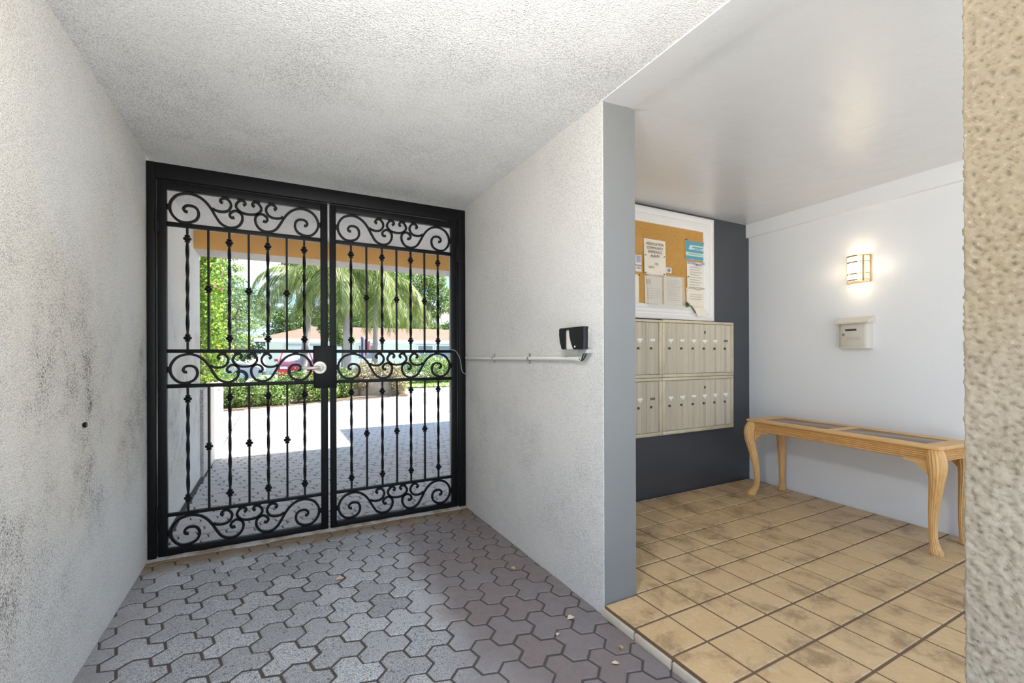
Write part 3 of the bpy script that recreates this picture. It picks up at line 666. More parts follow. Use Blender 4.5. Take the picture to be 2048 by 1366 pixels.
MB().box(bx0 + .10, bx1 - .10, CY, YD, bz0 + .06, bz1 - .08).build('cork_panel', 'cork', nb)
lay = [0]
def sheet(name, label, x0, x1, z0, z1, mat='paper', cat='paper', curl=.006, tilt=0.0, group='papers pinned to the cork board', nx=6, nz=6, lift=0):
    lay[0] += 1; y = CY - .0012 - lift; cx, cz = .5 * (x0 + x1), .5 * (z0 + z1); vs = []; f = []
    t = empty(name, (cx, CY, cz), label, cat, group)
    ct, st = math.cos(tilt), math.sin(tilt)
    for s in (0, 1):
        for j in range(nz + 1):
            for i in range(nx + 1):
                u, v = i / nx, j / nz; X, Z = (u - .5) * (x1 - x0), (v - .5) * (z1 - z0)
                c = curl * ((abs(u - .5) * 2) ** 2 * (1 - v) * 1.2 + .25 * math.sin(u * 6 + lay[0]) * math.sin(v * 5) ** 2 + .25)
                vs.append((cx + X * ct - Z * st, y - max(c, 0) - (0 if s else .0007), cz + X * st + Z * ct))
    k = nx + 1; o2 = k * (nz + 1)
    for j in range(nz):
        for i in range(nx): a = j * k + i; f += [(a, a + 1, a + k + 1, a + k), (o2 + a, o2 + a + k, o2 + a + k + 1, o2 + a + 1)]
    rim = [i for i in range(k)] + [j * k + nx for j in range(1, nz + 1)] + [nz * k + i for i in range(nx - 1, -1, -1)] + [j * k for j in range(nz - 1, 0, -1)]
    for a, b in zip(rim, rim[1:] + rim[:1]): f.append((a, b, o2 + b, o2 + a))
    MB().add(vs, f).build('sheet', mat, t, 40)
    t['y'] = y; return t
def pins(t, pts, mat='ink'):
    for x, z in pts: MB().lathe([(.0, -.012), (.0045, -.012), (.005, -.009), (.003, -.005), (.003, .006)], (x, CY - .008, z), 8, 'y').build('pin', mat, t)
def lines(t, mat, rows, d=.0105):
    mb = MB()
    for x0, x1, z, h in rows: mb.box(x0, x1, CY - d, CY - d + .0006, z - h / 2, z + h / 2)
    mb.build('print', mat, t, 0)['kind'] = 'stuff'
def text(t, s, x, z, size, mat='ink', d=.0105, align='CENTER'):
    cu = bpy.data.curves.new('lettering', 'FONT'); cu.body = s; cu.size = size; cu.align_x = align; cu.extrude = .0002; cu.materials.append(M[mat])
    o = bpy.data.objects.new('lettering', cu); me = bpy.data.meshes.new_from_object(o); bpy.data.objects.remove(o); o = link('lettering', me, t)
    o.location = (x - t.location.x, CY - d - t.location.y, z - t.location.z); o.rotation_euler = (PI / 2, 0, 0); return o
p = sheet('notice', 'cream notice with four centred lines of capital lettering', 2.680, 2.925, 1.915, 2.210, 'paper', 'notice')
for s, z in (('ASSOCIATION', 2.160), ('COMMUNITY', 2.127), ('REFERENCE', 2.094), ('ALBUM', 2.061)): text(p, s, 2.80, z, .031)
text(p, '1.05', 2.815, 1.998, .026); text(p, 'CATS', 2.76, 1.968, .026)
pins(p, [(2.69, 2.07), (2.905, 2.075), (2.69, 1.925), (2.90, 1.925)])
p = sheet('flyer', 'blue and pale green banded flyer at the upper right of the cork', 3.165, 3.392, 2.085, 2.248, 'pale_print', 'flyer', .004)
mb = MB()
for a, b in ((2.215, 2.246), (2.15, 2.172), (2.088, 2.118)): mb.box(3.168, 3.389, CY - .0085, CY - .0075, a, b)
mb.prism([(3.167, 2.15), (3.20, 2.17), (3.235, 2.245), (3.168, 2.245)], 'y', CY - .0088, CY - .0078); mb.build('band', 'blue_print', p, 0); lines(p, 'blue_print', [(3.25, 3.38, 2.196, .010), (3.27, 3.36, 2.180, .005), (3.20, 3.37, 2.135, .004)], .0095)
pins(p, [(3.172, 2.255), (3.385, 2.24)])
p = sheet('letter', 'long typed letter with a grey wavy heading on the right of the cork', 3.185, 3.410, 1.80, 2.068, 'paper2', 'letter', .005)
lines(p, 'ink_soft', [(3.215, 3.37 - .03 * (k % 2), 2.02 - .022 * k, .006) for k in range(9)])
mb = MB(); pts = [(3.19 + .215 * i / 14, 2.053 + .008 * math.sin(i * .55)) for i in range(15)]; mb.flatbar(pts, .010, CY - .0100, CY - .0092); mb.build('heading', 'lilac', p, 0)
pins(p, [(3.30, 2.045), (3.19, 1.93)])
p = sheet('letter', 'lower typed letter with a dark wavy band across its top', 3.175, 3.395, 1.675, 1.835, 'paper', 'letter', .004, lift=.003)
mb = MB(); pts = [(3.20 + .20 * i / 14, 1.832 + .006 * math.sin(i * .6)) for i in range(15)]; mb.flatbar(pts, .007, CY - .0120, CY - .0112); mb.build('heading', 'ink_soft', p, 0)
lines(p, 'ink_soft', [(3.22, 3.36, 1.78 - .02 * k, .005) for k in range(3)], .0115)
p = sheet('sticker', 'small round lilac sticker right of the lettered notice', 2.935, 3.000, 1.945, 1.992, 'paper2', 'sticker', .001)
MB().lathe([(.0, -.001), (.019, -.001), (.019, .0005)], (2.968, CY - .0035, 1.968), 14, 'y').build('emblem', 'lilac', p); MB().lathe([(.0, -.001), (.008, -.001), (.008, .0005)], (2.968, CY - .0045, 1.968), 12, 'y').build('emblem', 'ink', p)
p = sheet('flyer', 'pale flyer behind the crinkled plastic sleeve, left half', 2.690, 2.885, 1.660, 1.905, 'paper', 'flyer', .004)
MB().box(2.705, 2.75, CY - .0095, CY - .0085, 1.835, 1.875).build('picture', 'ink_soft', p, 0); lines(p, 'ink_soft', [(2.71, 2.86, 1.80 - .02 * k, .004) for k in range(5)]); lines(p, 'ink_soft', [(2.70, 2.84, 1.672, .008)])
p = sheet('flyer', 'pale flyer behind the crinkled plastic sleeve, right half', 2.905, 3.125, 1.650, 1.915, 'paper', 'flyer', .004)
lines(p, 'ink_soft', [(2.94, 3.09, 1.885 - .019 * k, .005) for k in range(10)])
p = sheet('plastic_sleeve', 'clear crinkled plastic sleeve hanging low on the cork over two flyers', 2.700, 3.130, 1.645, 1.92, 'sleeve', 'sleeve', .016, lift=.012, nx=12, nz=10)
pins(p, [(2.715, 1.918), (2.90, 1.91), (3.115, 1.905)], 'card')
for z0, z1, lab, mt in ((1.985, 2.065, 'small white card with a purple picture at the left edge of the cork', 'lilac'), (1.93, 1.975, 'tiny purple picture card beneath another card at the left edge of the cork', 'lilac')):
    p = sheet('picture_card', lab, 2.59, 2.655, z0, z1, 'paper2', 'card', .001); MB().box(2.60, 2.645, CY - .0045, CY - .0035, z0 + .02, z1 - .006).build('picture', mt, p, 0)
p = sheet('note_sheet', 'plain cream sheet low on the cork beside the jamb', 2.43, 2.625, 1.66, 1.905, 'paper', 'paper', .003); pins(p, [(2.62, 1.90)])
p = sheet('cork_sheet', 'tan cardboard sheet at the upper left of the cork beside the jamb', 2.43, 2.660, 2.08, 2.28, 'cork', 'cardboard', .001)
sp = empty('flower_sprig', (3.155, CY - .02, 1.68), 'small yellow-green sprig pinned in front of the cork at the lower right', 'sprig')
mb = MB()
for k in range(16):
    a = k * 2.4; r = .012 + .016 * ((k * 37) % 10) / 10; c = Vector((3.155 + r * math.cos(a), CY - .022 - .012 * ((k * 13) % 7) / 7, 1.683 + r * .8 * math.sin(a))); d1 = Vector((math.cos(a), -.3, math.sin(a))) * .014; d2 = Vector((-math.sin(a), .1, math.cos(a))) * .006
    mb.add([c - d1, c + d2, c + d1, c - d2], [(0, 1, 2, 3)], 0)
mb.build('leaves', 'l_hedge', sp, 0); MB().tube([(3.155, CY, 1.665), (3.155, CY - .02, 1.68)], .003, 6).build('stem', 'bark', sp)
hk = empty('gift_tag', (3.30, CY - .04, 1.62), 'cream tag dangling over the lower right frame on a dark clip', 'tag')
vs = [(3.225, CY - .036, 1.668), (3.325, CY - .050, 1.668), (3.375, CY - .055, 1.60), (3.275, CY - .045, 1.588)]
MB().add(vs + [(x, y + .002, z) for x, y, z in vs], [(0, 1, 2, 3), (7, 6, 5, 4), (0, 4, 5, 1), (1, 5, 6, 2), (2, 6, 7, 3), (3, 7, 4, 0)]).build('card', 'paper', hk)
MB().tube([(3.175, CY - .01, 1.69), (3.20, CY - .036, 1.672), (3.245, CY - .044, 1.612)], .006, 6).build('clip', 'ink', hk)

# ------------------------------------------------------------------ sconce and small mailbox on the pale wall
RZ = math.atan(.0651)      # the wall's slant: local x = out of the wall (towards -X), y along the wall
def on_wall(name, y, z, label, cat):
    return empty(name, (WALLY(y) - .001, y, z), label, cat, None, PI - RZ)
sc = on_wall('wall_sconce', 1.7995, 1.905, 'lit curved wall sconce of frosted glass with brass bands on the pale wall', 'wall lamp')
def arc(r0, depth, n=14): return [(depth * math.sin(PI * i / n) ** .8, r0 * math.cos(PI * i / n)) for i in range(n + 1)]
def halfband(z0, z1, grow, mat, nm, thick=.003):
    a = arc(.072 + grow, .078 + grow); b = arc(.072 + grow - thick, .078 + grow - thick); poly = [(x, y) for x, y in a] + [(x, y) for x, y in b[::-1]]
    MB().prism(poly, 'z', z0, z1).build(nm, mat, sc, 60, True)
halfband(-.098, .098, 0, 'glow', 'diffuser', .004)
for z in (.096, .050, -.040, -.088): halfband(z - .0055, z + .0055, .005, 'brass', 'band', .006)
halfband(-.104, -.098, .004, 'brass', 'band', .005)
MB().rbox(-.002, .012, -.08, .08, -.103, .103, .002).build('backplate', 'brass', sc, 35, True)
MB().rbox(.046, .064, .050, .060, -.10, .10, .002).build('upright', 'brass', sc, 35, True)
lp = bpy.data.lights.new('sconce_bulb', 'POINT'); lp.energy = .06; lp.color = (1, .86, .66); lp.shadow_soft_size = .03
lo = bpy.data.objects.new('sconce_bulb', lp); COL.objects.link(lo); lo.parent = sc; lo.location = (.11, 0, .17)
lo2 = bpy.data.objects.new('sconce_bulb', lp); COL.objects.link(lo2); lo2.parent = sc; lo2.location = (.11, 0, -.17)
for yy in (-.15, .15):
    lo4 = bpy.data.objects.new('sconce_bulb', lp); COL.objects.link(lo4); lo4.parent = sc; lo4.location = (.11, yy * 1.1, 0)

mbx = on_wall('letter_box', 1.815, 1.289, 'small beige metal letter box with sloping lid on the pale wall under the sconce', 'mailbox')
hw = .103
MB().prism([(0, -hw), (.052, -hw), (.064, -hw + .012), (.066, -hw + .03), (.066, hw - .03), (.064, hw - .012), (.052, hw), (0, hw)], 'z', .004, .205).build('body', 'beige', mbx, 50, True)
MB().prism([(-.0, .205), (.0, .248), (.016, .246), (.096, .206), (.098, .196), (.092, .193), (.07, .203)], 'y', -hw - .016, hw + .016).build('lid', 'beige', mbx, 30, True)
dr = MB().rbox(.064, .069, -hw + .022, hw - .020, .018, .196, .002).build('door', 'beige', mbx, 35, True)
MB().rbox(.067, .0695, -.052, .008 + .02, .139, .155, .001).build('slot', 'slot', dr, 35, True)
MB().lathe([(.0, .0735), (.009, .0735), (.011, .071), (.011, .066)], (0, -.064, .112), 12, 'x').build('lock', 'steel', dr, 50, True)
MB().rbox(.067, .0705, -.050, .066, .060, .098, .001).build('label_frame', 'beige', dr, 35, True)
mm = MB(); 
for z, a, b in ((.090, -.044, .060), (.080, -.040, .056), (.071, -.040, .046)): mm.box(.0704, .071, a, b, z - .0025, z + .0015)
mm.build('label_print', 'ink_soft', dr, 0, True)['kind'] = 'stuff'

# ------------------------------------------------------------------ ceiling lamp of the passage
cl_ = empty('ceiling_lamp', (.35, .80, ZC), 'round frosted ceiling lamp of the passage, just above the upper edge of the view', 'ceiling lamp')
MB().lathe([(.0, .002), (.165, .002), (.165, -.022), (.150, -.028), (.0, -.028)], (.35, .80, ZC), 28).build('base', 'trim', cl_)
MB().lathe([(.148, -.026), (.140, -.055), (.110, -.078), (.060, -.090), (.0, -.093)], (.35, .80, ZC), 28).build('dome', 'lamp_dome', cl_, 80)
ll = bpy.data.lights.new('ceiling_lamp_light', 'POINT'); ll.energy = 15; ll.color = (1.0, .96, .90); ll.shadow_soft_size = .07
lo3 = bpy.data.objects.new('ceiling_lamp_light', ll); COL.objects.link(lo3); lo3.parent = cl_; lo3.location = (0, 0, -.24)

# ------------------------------------------------------------------ console table (local: x across, y along, z up)
TL, TW, THT = 1.312, .42, .649
ct = empty('console_table', (3.717, 1.782, ZF), 'long light-oak console table with fluted cabriole legs and two smoked glass panels', 'table', None, -math.atan(.0963))
hl, hwid = TL / 2, TW / 2
def tbox(nm, mt, x0, x1, y0, y1, z0, z1, b=.004): return MB().rbox(x0, x1, y0, y1, z0, z1, b).build(nm, mt, ct, 35, True)
z1 = THT; z0 = THT - .022; rw = .075
tbox('top_rail', 'oak', -hwid, -hwid + rw, -hl, hl, z0, z1, .006); tbox('top_rail', 'oak', hwid - rw, hwid, -hl, hl, z0, z1, .006)
for a, b in ((-hl, -hl + .10), (-.032, .032), (hl - .10, hl)): tbox('top_rail', 'oak', -hwid + rw, hwid - rw, a, b, z0, z1 - .0005, .003)
for a, b in ((-hl + .10, -.032), (.032, hl - .10)): tbox('glass_panel', 'cane', -hwid + rw, hwid - rw, a, b, z0 + .004, z1 - .004, .002)
def ribbed(x, y0, y1, out):
    pr = [(0, z0 - .078)]; 
    for i in range(6): zz = z0 - .074 + i * .0125; pr += [(.009, zz), (.017, zz + .0035), (.019, zz + .006), (.017, zz + .0085), (.009, zz + .012)]
    pr += [(0, z0)]
    return pr
prf = ribbed(0, 0, 0, 0)
for sx in (-1, 1):
    poly = [(sx * (hwid - .030 + q[0]), q[1]) for q in prf]; MB().prism(poly, 'y', -hl + .03, hl - .03).build('apron', 'oak', ct, 30, True)
for sy in (-1, 1):
    poly = [(sy * (hl - .030 + q[0]), q[1]) for q in prf]; MB().prism(poly, 'x', -hwid + .03, hwid - .03).build('apron', 'oak', ct, 30, True)
for sx in (-1, 1):
    for sy in (-1, 1):
        cx, cy = sx * (hwid - .045), sy * (hl - .045); d = Vector((sx, sy, 0)).normalized()
        if sx > 0: d = d * .35
        prof = [(z0 - .002, .000, .036), (z0 - .03, .018, .046), (z0 - .075, .034, .050), (z0 - .13, .038, .045), (z0 - .20, .026, .038), (z0 - .30, .004, .031), (z0 - .40, -.012, .026), (z0 - .49, -.018, .023), (z0 - .55, -.010, .023), (z0 - .585, .006, .028), (z0 - .610, .024, .035), (.008, .030, .034), (0, .029, .028)]
        pts = spline([(cx + d.x * o, cy + d.y * o, z) for z, o, r in prof], 4); rad = [r for (r,) in spline([(q[2],) for q in prof], 4)]
        MB().tube(pts, [r * .9 for r in rad], 96, .05, 16).build('leg', 'oak_leg', ct, 60, True)
        # bracket curling from the knee under the long apron
        bpts = [(cy - sy * .02, z0 - .06), (cy - sy * .14, z0 - .070), (cy - sy * .155, z0 - .082), (cy - sy * .13, z0 - .088), (cy - sy * .085, z0 - .095), (cy - sy * .05, z0 - .13), (cy - sy * .02, z0 - .16)]
        x_ = sx * (hwid - .030)
        MB().prism(bpts, 'x', x_ - .012, x_ + .012).build('bracket', 'oak', ct, 40, True)

# ------------------------------------------------------------------ dry leaf crumbs on the floor
for k, (x, y, s, lab) in enumerate(((1.235, 1.745, .020, 'pale curled leaf scrap on the mauve pavers near the step'), (1.300, 1.470, .013, 'brown leaf crumb beside the tiled step'), (1.212, 1.405, .016, 'tan leaf crumb on the pavers in front of the step'), (1.111, 1.673, .012, 'dark leaf crumb caught in a paver joint'), (1.225, 2.312, .016, 'small pale sliver on the pavers below the right stucco wall'), (.317, 2.662, .022, 'brown seed pod lying on the grey pavers in the middle'))):
    vs = []; n = 7
    for i in range(n):
        t = i / (n - 1); w = math.sin(PI * min(max(t, .05), .97)) * .42; vs += [(s * (t - .5) * 2, s * w * 2, .004 + s * .7 * (w * 1.2)), (s * (t - .5) * 2, 0, .0015 + s * .35 * abs(t - .5)), (s * (t - .5) * 2, -s * w * 1.6, .004 + s * .5 * w)]
    fs = [(i * 3 + j, i * 3 + j + 1, i * 3 + 4 + j, i * 3 + 3 + j) for i in range(n - 1) for j in range(2)]
    o = MB().add(vs, fs).build('dry_leaf', 'dry_leaf'); o.location = (x, y, 0); o.rotation_euler = (0, 0, k * 1.3); tag(o, lab, 'leaf', 'dry leaf crumbs on the floor')

# ================================================================== outside
# low planter wall
pw = MB(); pw.box(-1.0, -.664, 5.64, 6.15, -.05, .90, 0); pw.box(-1.0, -.652, 6.15, 7.53, -.05, .90, 1)
struct('wall_planter', pw, ['stucco_outer', 'paint_cream'], 'low cream planter wall continuing from the passage wall outside the gate', 'wall')
struct('blue_grey_ground', MB().prism([(3.42, 13.2), (3.36, 11.8), (3.32, 10.6), (3.46, 9.5), (4.2, 8.4), (6, 7.6), (12, 7.4), (12, 15.6), (5.2, 15.6), (4.2, 14.6)][::-1], 'z', -.1, -.012), 'blue_grey_ground', 'blue-grey ground at the right beyond the paved forecourt', 'blue_grey_ground')  # flat blue-grey ground patch with a curved left edge
struct('road', MB().box(-40, 40, 17.5, 24, -.08, -.03), 'road', 'grey road between the hedges and the parked cars', 'road')
bed = MB().prism([(-3.5, 11.2), (-1.1, 12.05), (.1, 12.38), (1.05, 12.9), (1.93, 13.8), (3.72, 14.12), (3.9, 15.6), (-3.5, 15.6)], 'z', -.1, .02)
struct('planting_bed', bed, 'mulch', 'brown mulched bed along the edge of the paved forecourt', 'bed')

def leaf_mesh(name, P, Nrm, size, mat, aspect=.5, jitter=.6):
    """one mesh of many bent leaf blades at points P facing roughly Nrm"""
    n = len(P); d = rng.normal(size=(n, 3)); d /= np.linalg.norm(d, axis=1)[:, None]
    nn = Nrm + rng.normal(size=(n, 3)) * jitter; nn /= np.linalg.norm(nn, axis=1)[:, None] + 1e-9
    t = np.cross(nn, d); t /= np.linalg.norm(t, axis=1)[:, None] + 1e-9; b = np.cross(nn, t)
    s = size * rng.uniform(.6, 1.35, (n, 1)); L = t * s; Wd = b * s * aspect
    V = np.stack([P - L, P - Wd + nn * s * .12, P + L, P + Wd + nn * s * .12], 1).reshape(-1, 3)
    me = bpy.data.meshes.new(name); me.vertices.add(4 * n); me.vertices.foreach_set('co', V.ravel())
    me.loops.add(4 * n); me.loops.foreach_set('vertex_index', np.arange(4 * n)); me.polygons.add(n)
    me.polygons.foreach_set('loop_start', np.arange(0, 4 * n, 4)); me.polygons.foreach_set('loop_total', np.full(n, 4))
    a = me.attributes.new('rnd', 'FLOAT', 'FACE'); a.data.foreach_set('value', rng.random(n).astype(np.float32))
    me.materials.append(M[mat]); me.update(calc_edges=True); return me
def blob_points(blobs, n, shell=.55):
    """points near the surfaces of ellipsoids (cx,cy,cz,rx,ry,rz)"""
    w = np.array([b[3] * b[4] + b[4] * b[5] + b[3] * b[5] for b in blobs]); w = w / w.sum(); idx = rng.choice(len(blobs), n, p=w)
    B = np.array(blobs)[idx]; d = rng.normal(size=(n, 3)); d /= np.linalg.norm(d, axis=1)[:, None]
    r = rng.uniform(shell, 1.0, (n, 1)) ** .6 * (1 + .12 * rng.normal(size=(n, 1)))
    return B[:, :3] + d * r * B[:, 3:], d
def plant(name, label, cat, blobs, n, size, mat, group=None, trunk=None, extra=None, aspect=.5, flowers=None, barkmat='bark'):
    c = np.mean([b[:3] for b in blobs], 0); t = empty(name, (float(c[0]), float(c[1]), 0), label, cat, group)
    P, D = blob_points(blobs, n); P[:, 2] = np.maximum(P[:, 2], .02); off = np.array((c[0], c[1], 0))
    f = link('foliage', leaf_mesh('foliage', P - off, D, size, mat, aspect), t)
    if flowers:
        P2, D2 = blob_points([(b[0], b[1], b[2], b[3] * 1.03, b[4] * 1.03, b[5] * 1.03) for b in blobs], flowers[0], .95); link('flowers', leaf_mesh('flowers', P2 - off, D2, flowers[1], flowers[2], .8), t)
    st = MB()
    for tr in (trunk or []): st.tube(spline(tr[0], 3), [tr[1] + (tr[2] - tr[1]) * i / (3 * (len(tr[0]) - 1)) for i in range(3 * (len(tr[0]) - 1) + 1)], 8)
    if not trunk:
        for b in blobs[:4]: st.tube([(b[0], b[1], 0), (b[0] + .03, b[1], b[2])], .018, 6); st.tube([(b[0], b[1], 0), (b[0] - .12 * b[3] * 3, b[1] + .05, b[2])], .012, 6)
    st.build('stems', barkmat, t); return t
plant('bougainvillea', 'tall yellow-green bougainvillea with a few pink flowers over the low planter wall', 'shrub',
      [(-.95, 6.5, 1.3, .34, .6, .7), (-.92, 6.6, 2.0, .30, .55, .7), (-.90, 7.2, 1.5, .34, .55, .9), (-.88, 7.4, 2.3, .30, .5, .6), (-.95, 6.2, 2.5, .3, .45, .5), (-.95, 7.9, 1.2, .36, .5, .8), (-.98, 6.9, 2.9, .35, .7, .5), (-.95, 8.1, 2.0, .3, .5, .8)], 17000, .027, 'l_boug', flowers=(26, .035, 'l_pink'))
BG = 'shrubs in the bed across the forecourt'
plant('shrub', 'bushy green shrub at the left end of the bed, next to the planter wall', 'shrub', [(-1.1, 12.75, .40, .5, .4, .46), (-.75, 12.7, .28, .35, .35, .32)], 3000, .036, 'l_hedge', BG)
plant('shrub', 'low pale-flecked shrub in the bed, second from the planter wall', 'shrub', [(-.25, 12.8, .36, .45, .4, .40), (.1, 12.75, .25, .3, .35, .30)], 2800, .036, 'l_mid', BG)
plant('shrub', 'twiggy yellowish shrub in the bed below the red car', 'shrub', [(.55, 13.0, .48, .45, .35, .42), (.8, 13.05, .34, .3, .3, .34), (.2, 13.0, .5, .3, .3, .3)], 2600, .036, 'l_hedge', BG)
plant('shrub', 'clipped dense green shrub seen left of the gate meeting stiles', 'shrub', [(1.05, 13.25, .45, .36, .36, .42), (1.3, 13.35, .3, .28, .3, .3)], 3200, .032, 'l_mid', BG)
plant('shrub', 'square bright green shrub seen just right of the gate meeting stiles', 'shrub', [(1.78, 14.1, .46, .33, .30, .44), (1.72, 14.05, .22, .32, .3, .24)], 3400, .032, 'l_hedge', BG)
plant('shrub', 'dry brownish twiggy shrub spilling over the tan pier', 'shrub', [(2.5, 14.5, .75, .42, .35, .34), (2.3, 14.3, .5, .3, .25, .3)], 1900, .036, 'l_dry', BG)
plant('shrub', 'olive shrub with grassy blades at the right end of the tan pier', 'shrub', [(3.2, 14.5, .72, .45, .35, .34), (3.45, 14.2, .42, .28, .25, .36)], 2400, .038, 'l_dry', BG)
plant('shrub', 'rounded clipped green hedge on the lawn behind the blue-grey ground', 'shrub', [(5.9, 19.2, .62, 1.15, .8, .68), (7.1, 19.4, .55, 1.0, .8, .6)], 9000, .042, 'l_mid')
tag(MB().rbox(-1.2, 1.36, 14.0, 14.2, 0, .52, .01).build('block_wall', 'block'), 'low grey block wall behind the shrubs of the bed', 'wall')
pr_ = empty('stone_pier', (2.85, 14.55, 0), 'tan rough garden pier at the right end of the bed', 'pier')
MB().rbox(2.0, 3.70, 14.35, 14.75, 0, .56, .015).build('body', 'stucco_pier', pr_); MB().rbox(1.96, 3.74, 14.31, 14.79, .56, .61, .012).build('cap', 'stucco_pier', pr_)
# lawn
lw = tag(MB().prism([(4.4, 17.6), (14, 17.0), (14, 21.5), (4.4, 21.5)], 'z', -.06, .0).build('lawn_base', 'mulch'), 'soil under the lawn strip beyond the blue-grey ground', 'soil', None, 'structure')
P = np.column_stack([rng.uniform(4.4, 14, 9000), rng.uniform(17.3, 21.4, 9000), np.full(9000, .03)]); gm = leaf_mesh('lawn', P, np.tile((0, -.7, .6), (9000, 1)), .07, 'l_grass', .5, .3)
tag(link('lawn', gm), 'short bright green lawn strip behind the blue-grey ground', 'grass', None, 'stuff')

# palms
def frond_mesh(name, length, arch, droop, leafl, pairs=46, seed=1):
    """feather frond along +x, starting at origin"""
    rr = np.random.default_rng(seed); V = []; F = []; R = []
    pts = []; p = Vector((0, 0, 0)); a = arch; n = 18
    for i in range(n + 1):
        pts.append(p.copy()); a -= (arch + droop) / n * 1.0; p = p + Vector((math.cos(a), 0, math.sin(a))) * length / n
    def at(t): k = min(int(t * n), n - 1); f = t * n - k; return pts[k].lerp(pts[k + 1], f), (pts[k + 1] - pts[k]).normalized()
    for i in range(n):
        w = .022 * (1 - i / n) + .004; k = len(V); V += [pts[i] + Vector((0, w, 0)), pts[i] - Vector((0, w, 0)), pts[i + 1] - Vector((0, w * .95, 0)), pts[i + 1] + Vector((0, w * .95, 0))]; F.append((k, k + 1, k + 2, k + 3)); R.append(.4)
    for i in range(pairs):
        t = .10 + .89 * i / pairs; q, tg = at(t); L = leafl * math.sin(PI * (.12 + .84 * t)) ** .6 * (.85 + .3 * rr.random())
        for s in (-1, 1):
            for _ in range(2):
                d = (tg * (.55 + .3 * rr.random()) + Vector((0, s * .8, 0)) + Vector((0, 0, -.25 - .6 * rr.random()))).normalized(); e = q + d * L; e.z -= L * .22
                m_ = q + d * L * .5; w = tg * (.011 + .006 * rr.random()); k = len(V); V += [q, m_ + w, e, m_ - w]; F.append((k, k + 1, k + 2, k + 3)); R.append(rr.random())
    me = bpy.data.meshes.new(name); me.from_pydata([tuple(v) for v in V], [], F); a = me.attributes.new('rnd', 'FLOAT', 'FACE'); a.data.foreach_set('value', np.array(R, np.float32)); me.materials.append(M['l_palm']); return me
FR = [frond_mesh('frond', 3.3, .9, 1.75, .74, 70, 1), frond_mesh('frond', 3.2, .5, 1.75, .76, 70, 2), frond_mesh('frond', 3.1, .1, 1.65, .74, 66, 3), frond_mesh('frond', 2.5, 1.25, 1.4, .60, 52, 4)]
def palm(label, x, y, zc, r, n, scale=1.0, lean=(0, 0), shaft=.8, seed=0, group='feather palms behind the bed'):
    rr = random.Random(seed); t = empty('palm_tree', (x, y, 0), label, 'palm', group)
    b = Vector((x, y, 0)); top = Vector((x + lean[0], y + lean[1], zc - shaft)); mid = b.lerp(top, .5) + Vector((lean[0] * .12, 0, 0))
    pts = spline([b, b.lerp(mid, .5), mid, mid.lerp(top, .5), top], 5); MB().tube(pts, [r * (1.25 - .35 * min(1, i / 12)) for i in range(len(pts))], 14).build('trunk', 'bark_palm', t)
    MB().tube([top - Vector((0, 0, .02)), top + Vector((0, 0, shaft * .4)), top + Vector((0, 0, shaft))], [r * 1.05, r * .95, r * .5], 14).build('crownshaft', 'shaft', t)
    for k in range(n):
        f = link('frond', FR[[0, 1, 2, 1, 0, 2, 3][k % 7]], t); f.location = (lean[0], lean[1], zc - .05 + .02 * (k % 3)); f.rotation_euler = (rr.uniform(-.25, .25), 0, k * 2.39996 + rr.uniform(-.2, .2)); s = scale * rr.uniform(.88, 1.1); f.scale = (s, s, s)
    return t
palm('feather palm with a grey ringed trunk seen through the right gate leaf', 2.75, 20.0, 4.75, .15, 22, 1.05, (-.12, 0), .95, 3)
palm('feather palm leaning in front of the house, seen through the left gate leaf', 1.05, 23.0, 5.0, .16, 20, 1.1, (.40, 0), .8, 5)
palm('short multi-fronded palm to the right of the grey palm trunk', 3.95, 20.8, 4.3, .12, 22, 1.05, (.1, 0), .6, 9)
palm('small distant palm over the house roof at the right', 13.6, 47, 6.2, .16, 15, 1.2, (0, 0), .6, 12)
palm('small palm left of the broad tree over the house roof at the right', 12.2, 46, 5.6, .14, 15, 1.1, (0, 0), .5, 15)
# trees
def tree(label, x, y, blobs, n, size, mat, h, r, seed=0, aspect=.5):
    bl = [(x + a, y + b, c, d, e, f) for a, b, c, d, e, f in blobs]
    tr = [([(x, y, 0), (x + .1, y, h * .4), (x, y, h * .75), (x + .1, y, h)], r, r * .5)]
    for b in bl[:7]: tr.append(([(x, y, h * .6), ((x + b[0]) / 2, (y + b[1]) / 2, (h * .75 + b[2]) / 2 + .2), (b[0], b[1], b[2])], r * .45, r * .12))
    return plant('tree', label, 'tree', bl, n, size, mat, 'trees beyond the bed', tr, aspect=aspect)
def cloud(n, w, d, z0, z1, r0, r1, seed):
    q = random.Random(seed); return [(q.uniform(-w, w), q.uniform(-d, d), q.uniform(z0, z1), q.uniform(r0, r1), q.uniform(r0, r1), q.uniform(r0, r1) * .75) for _ in range(n)]
tree('airy silvery-green tree behind the bougainvillea', -2.3, 30, cloud(14, 1.15, 1.0, .8, 5.4, .6, 1.0, 21), 11000, .07, 'l_pale', 4.4, .14)
tree('tall layered conifer-like tree behind the silvery tree', -3.2, 36, [(.0, 0, 2.5 + .8 * i, 2.4 - .17 * i, 2.0 - .15 * i, .36) for i in range(10)], 12000, .085, 'l_mid', 9.4, .18)
tree('dense dark tree between the far tower and the left palm', 2.0, 47, cloud(14, 2.3, 1.0, 2.5, 5.6, 1.0, 1.5, 23), 10000, .11, 'l_dark', 4.5, .18)
tree('dark overhanging tree whose branches reach below the beam above the tower', 1.9, 47, [(-.4, 0, 10.2, 1.3, 1.0, .8), (1.0, 0, 10.0, 1.6, 1.0, .9), (2.4, .3, 9.6, 1.5, 1.0, 1.0), (3.6, .2, 8.6, 1.5, 1.0, 1.2)], 6000, .11, 'l_dark', 9.0, .16)
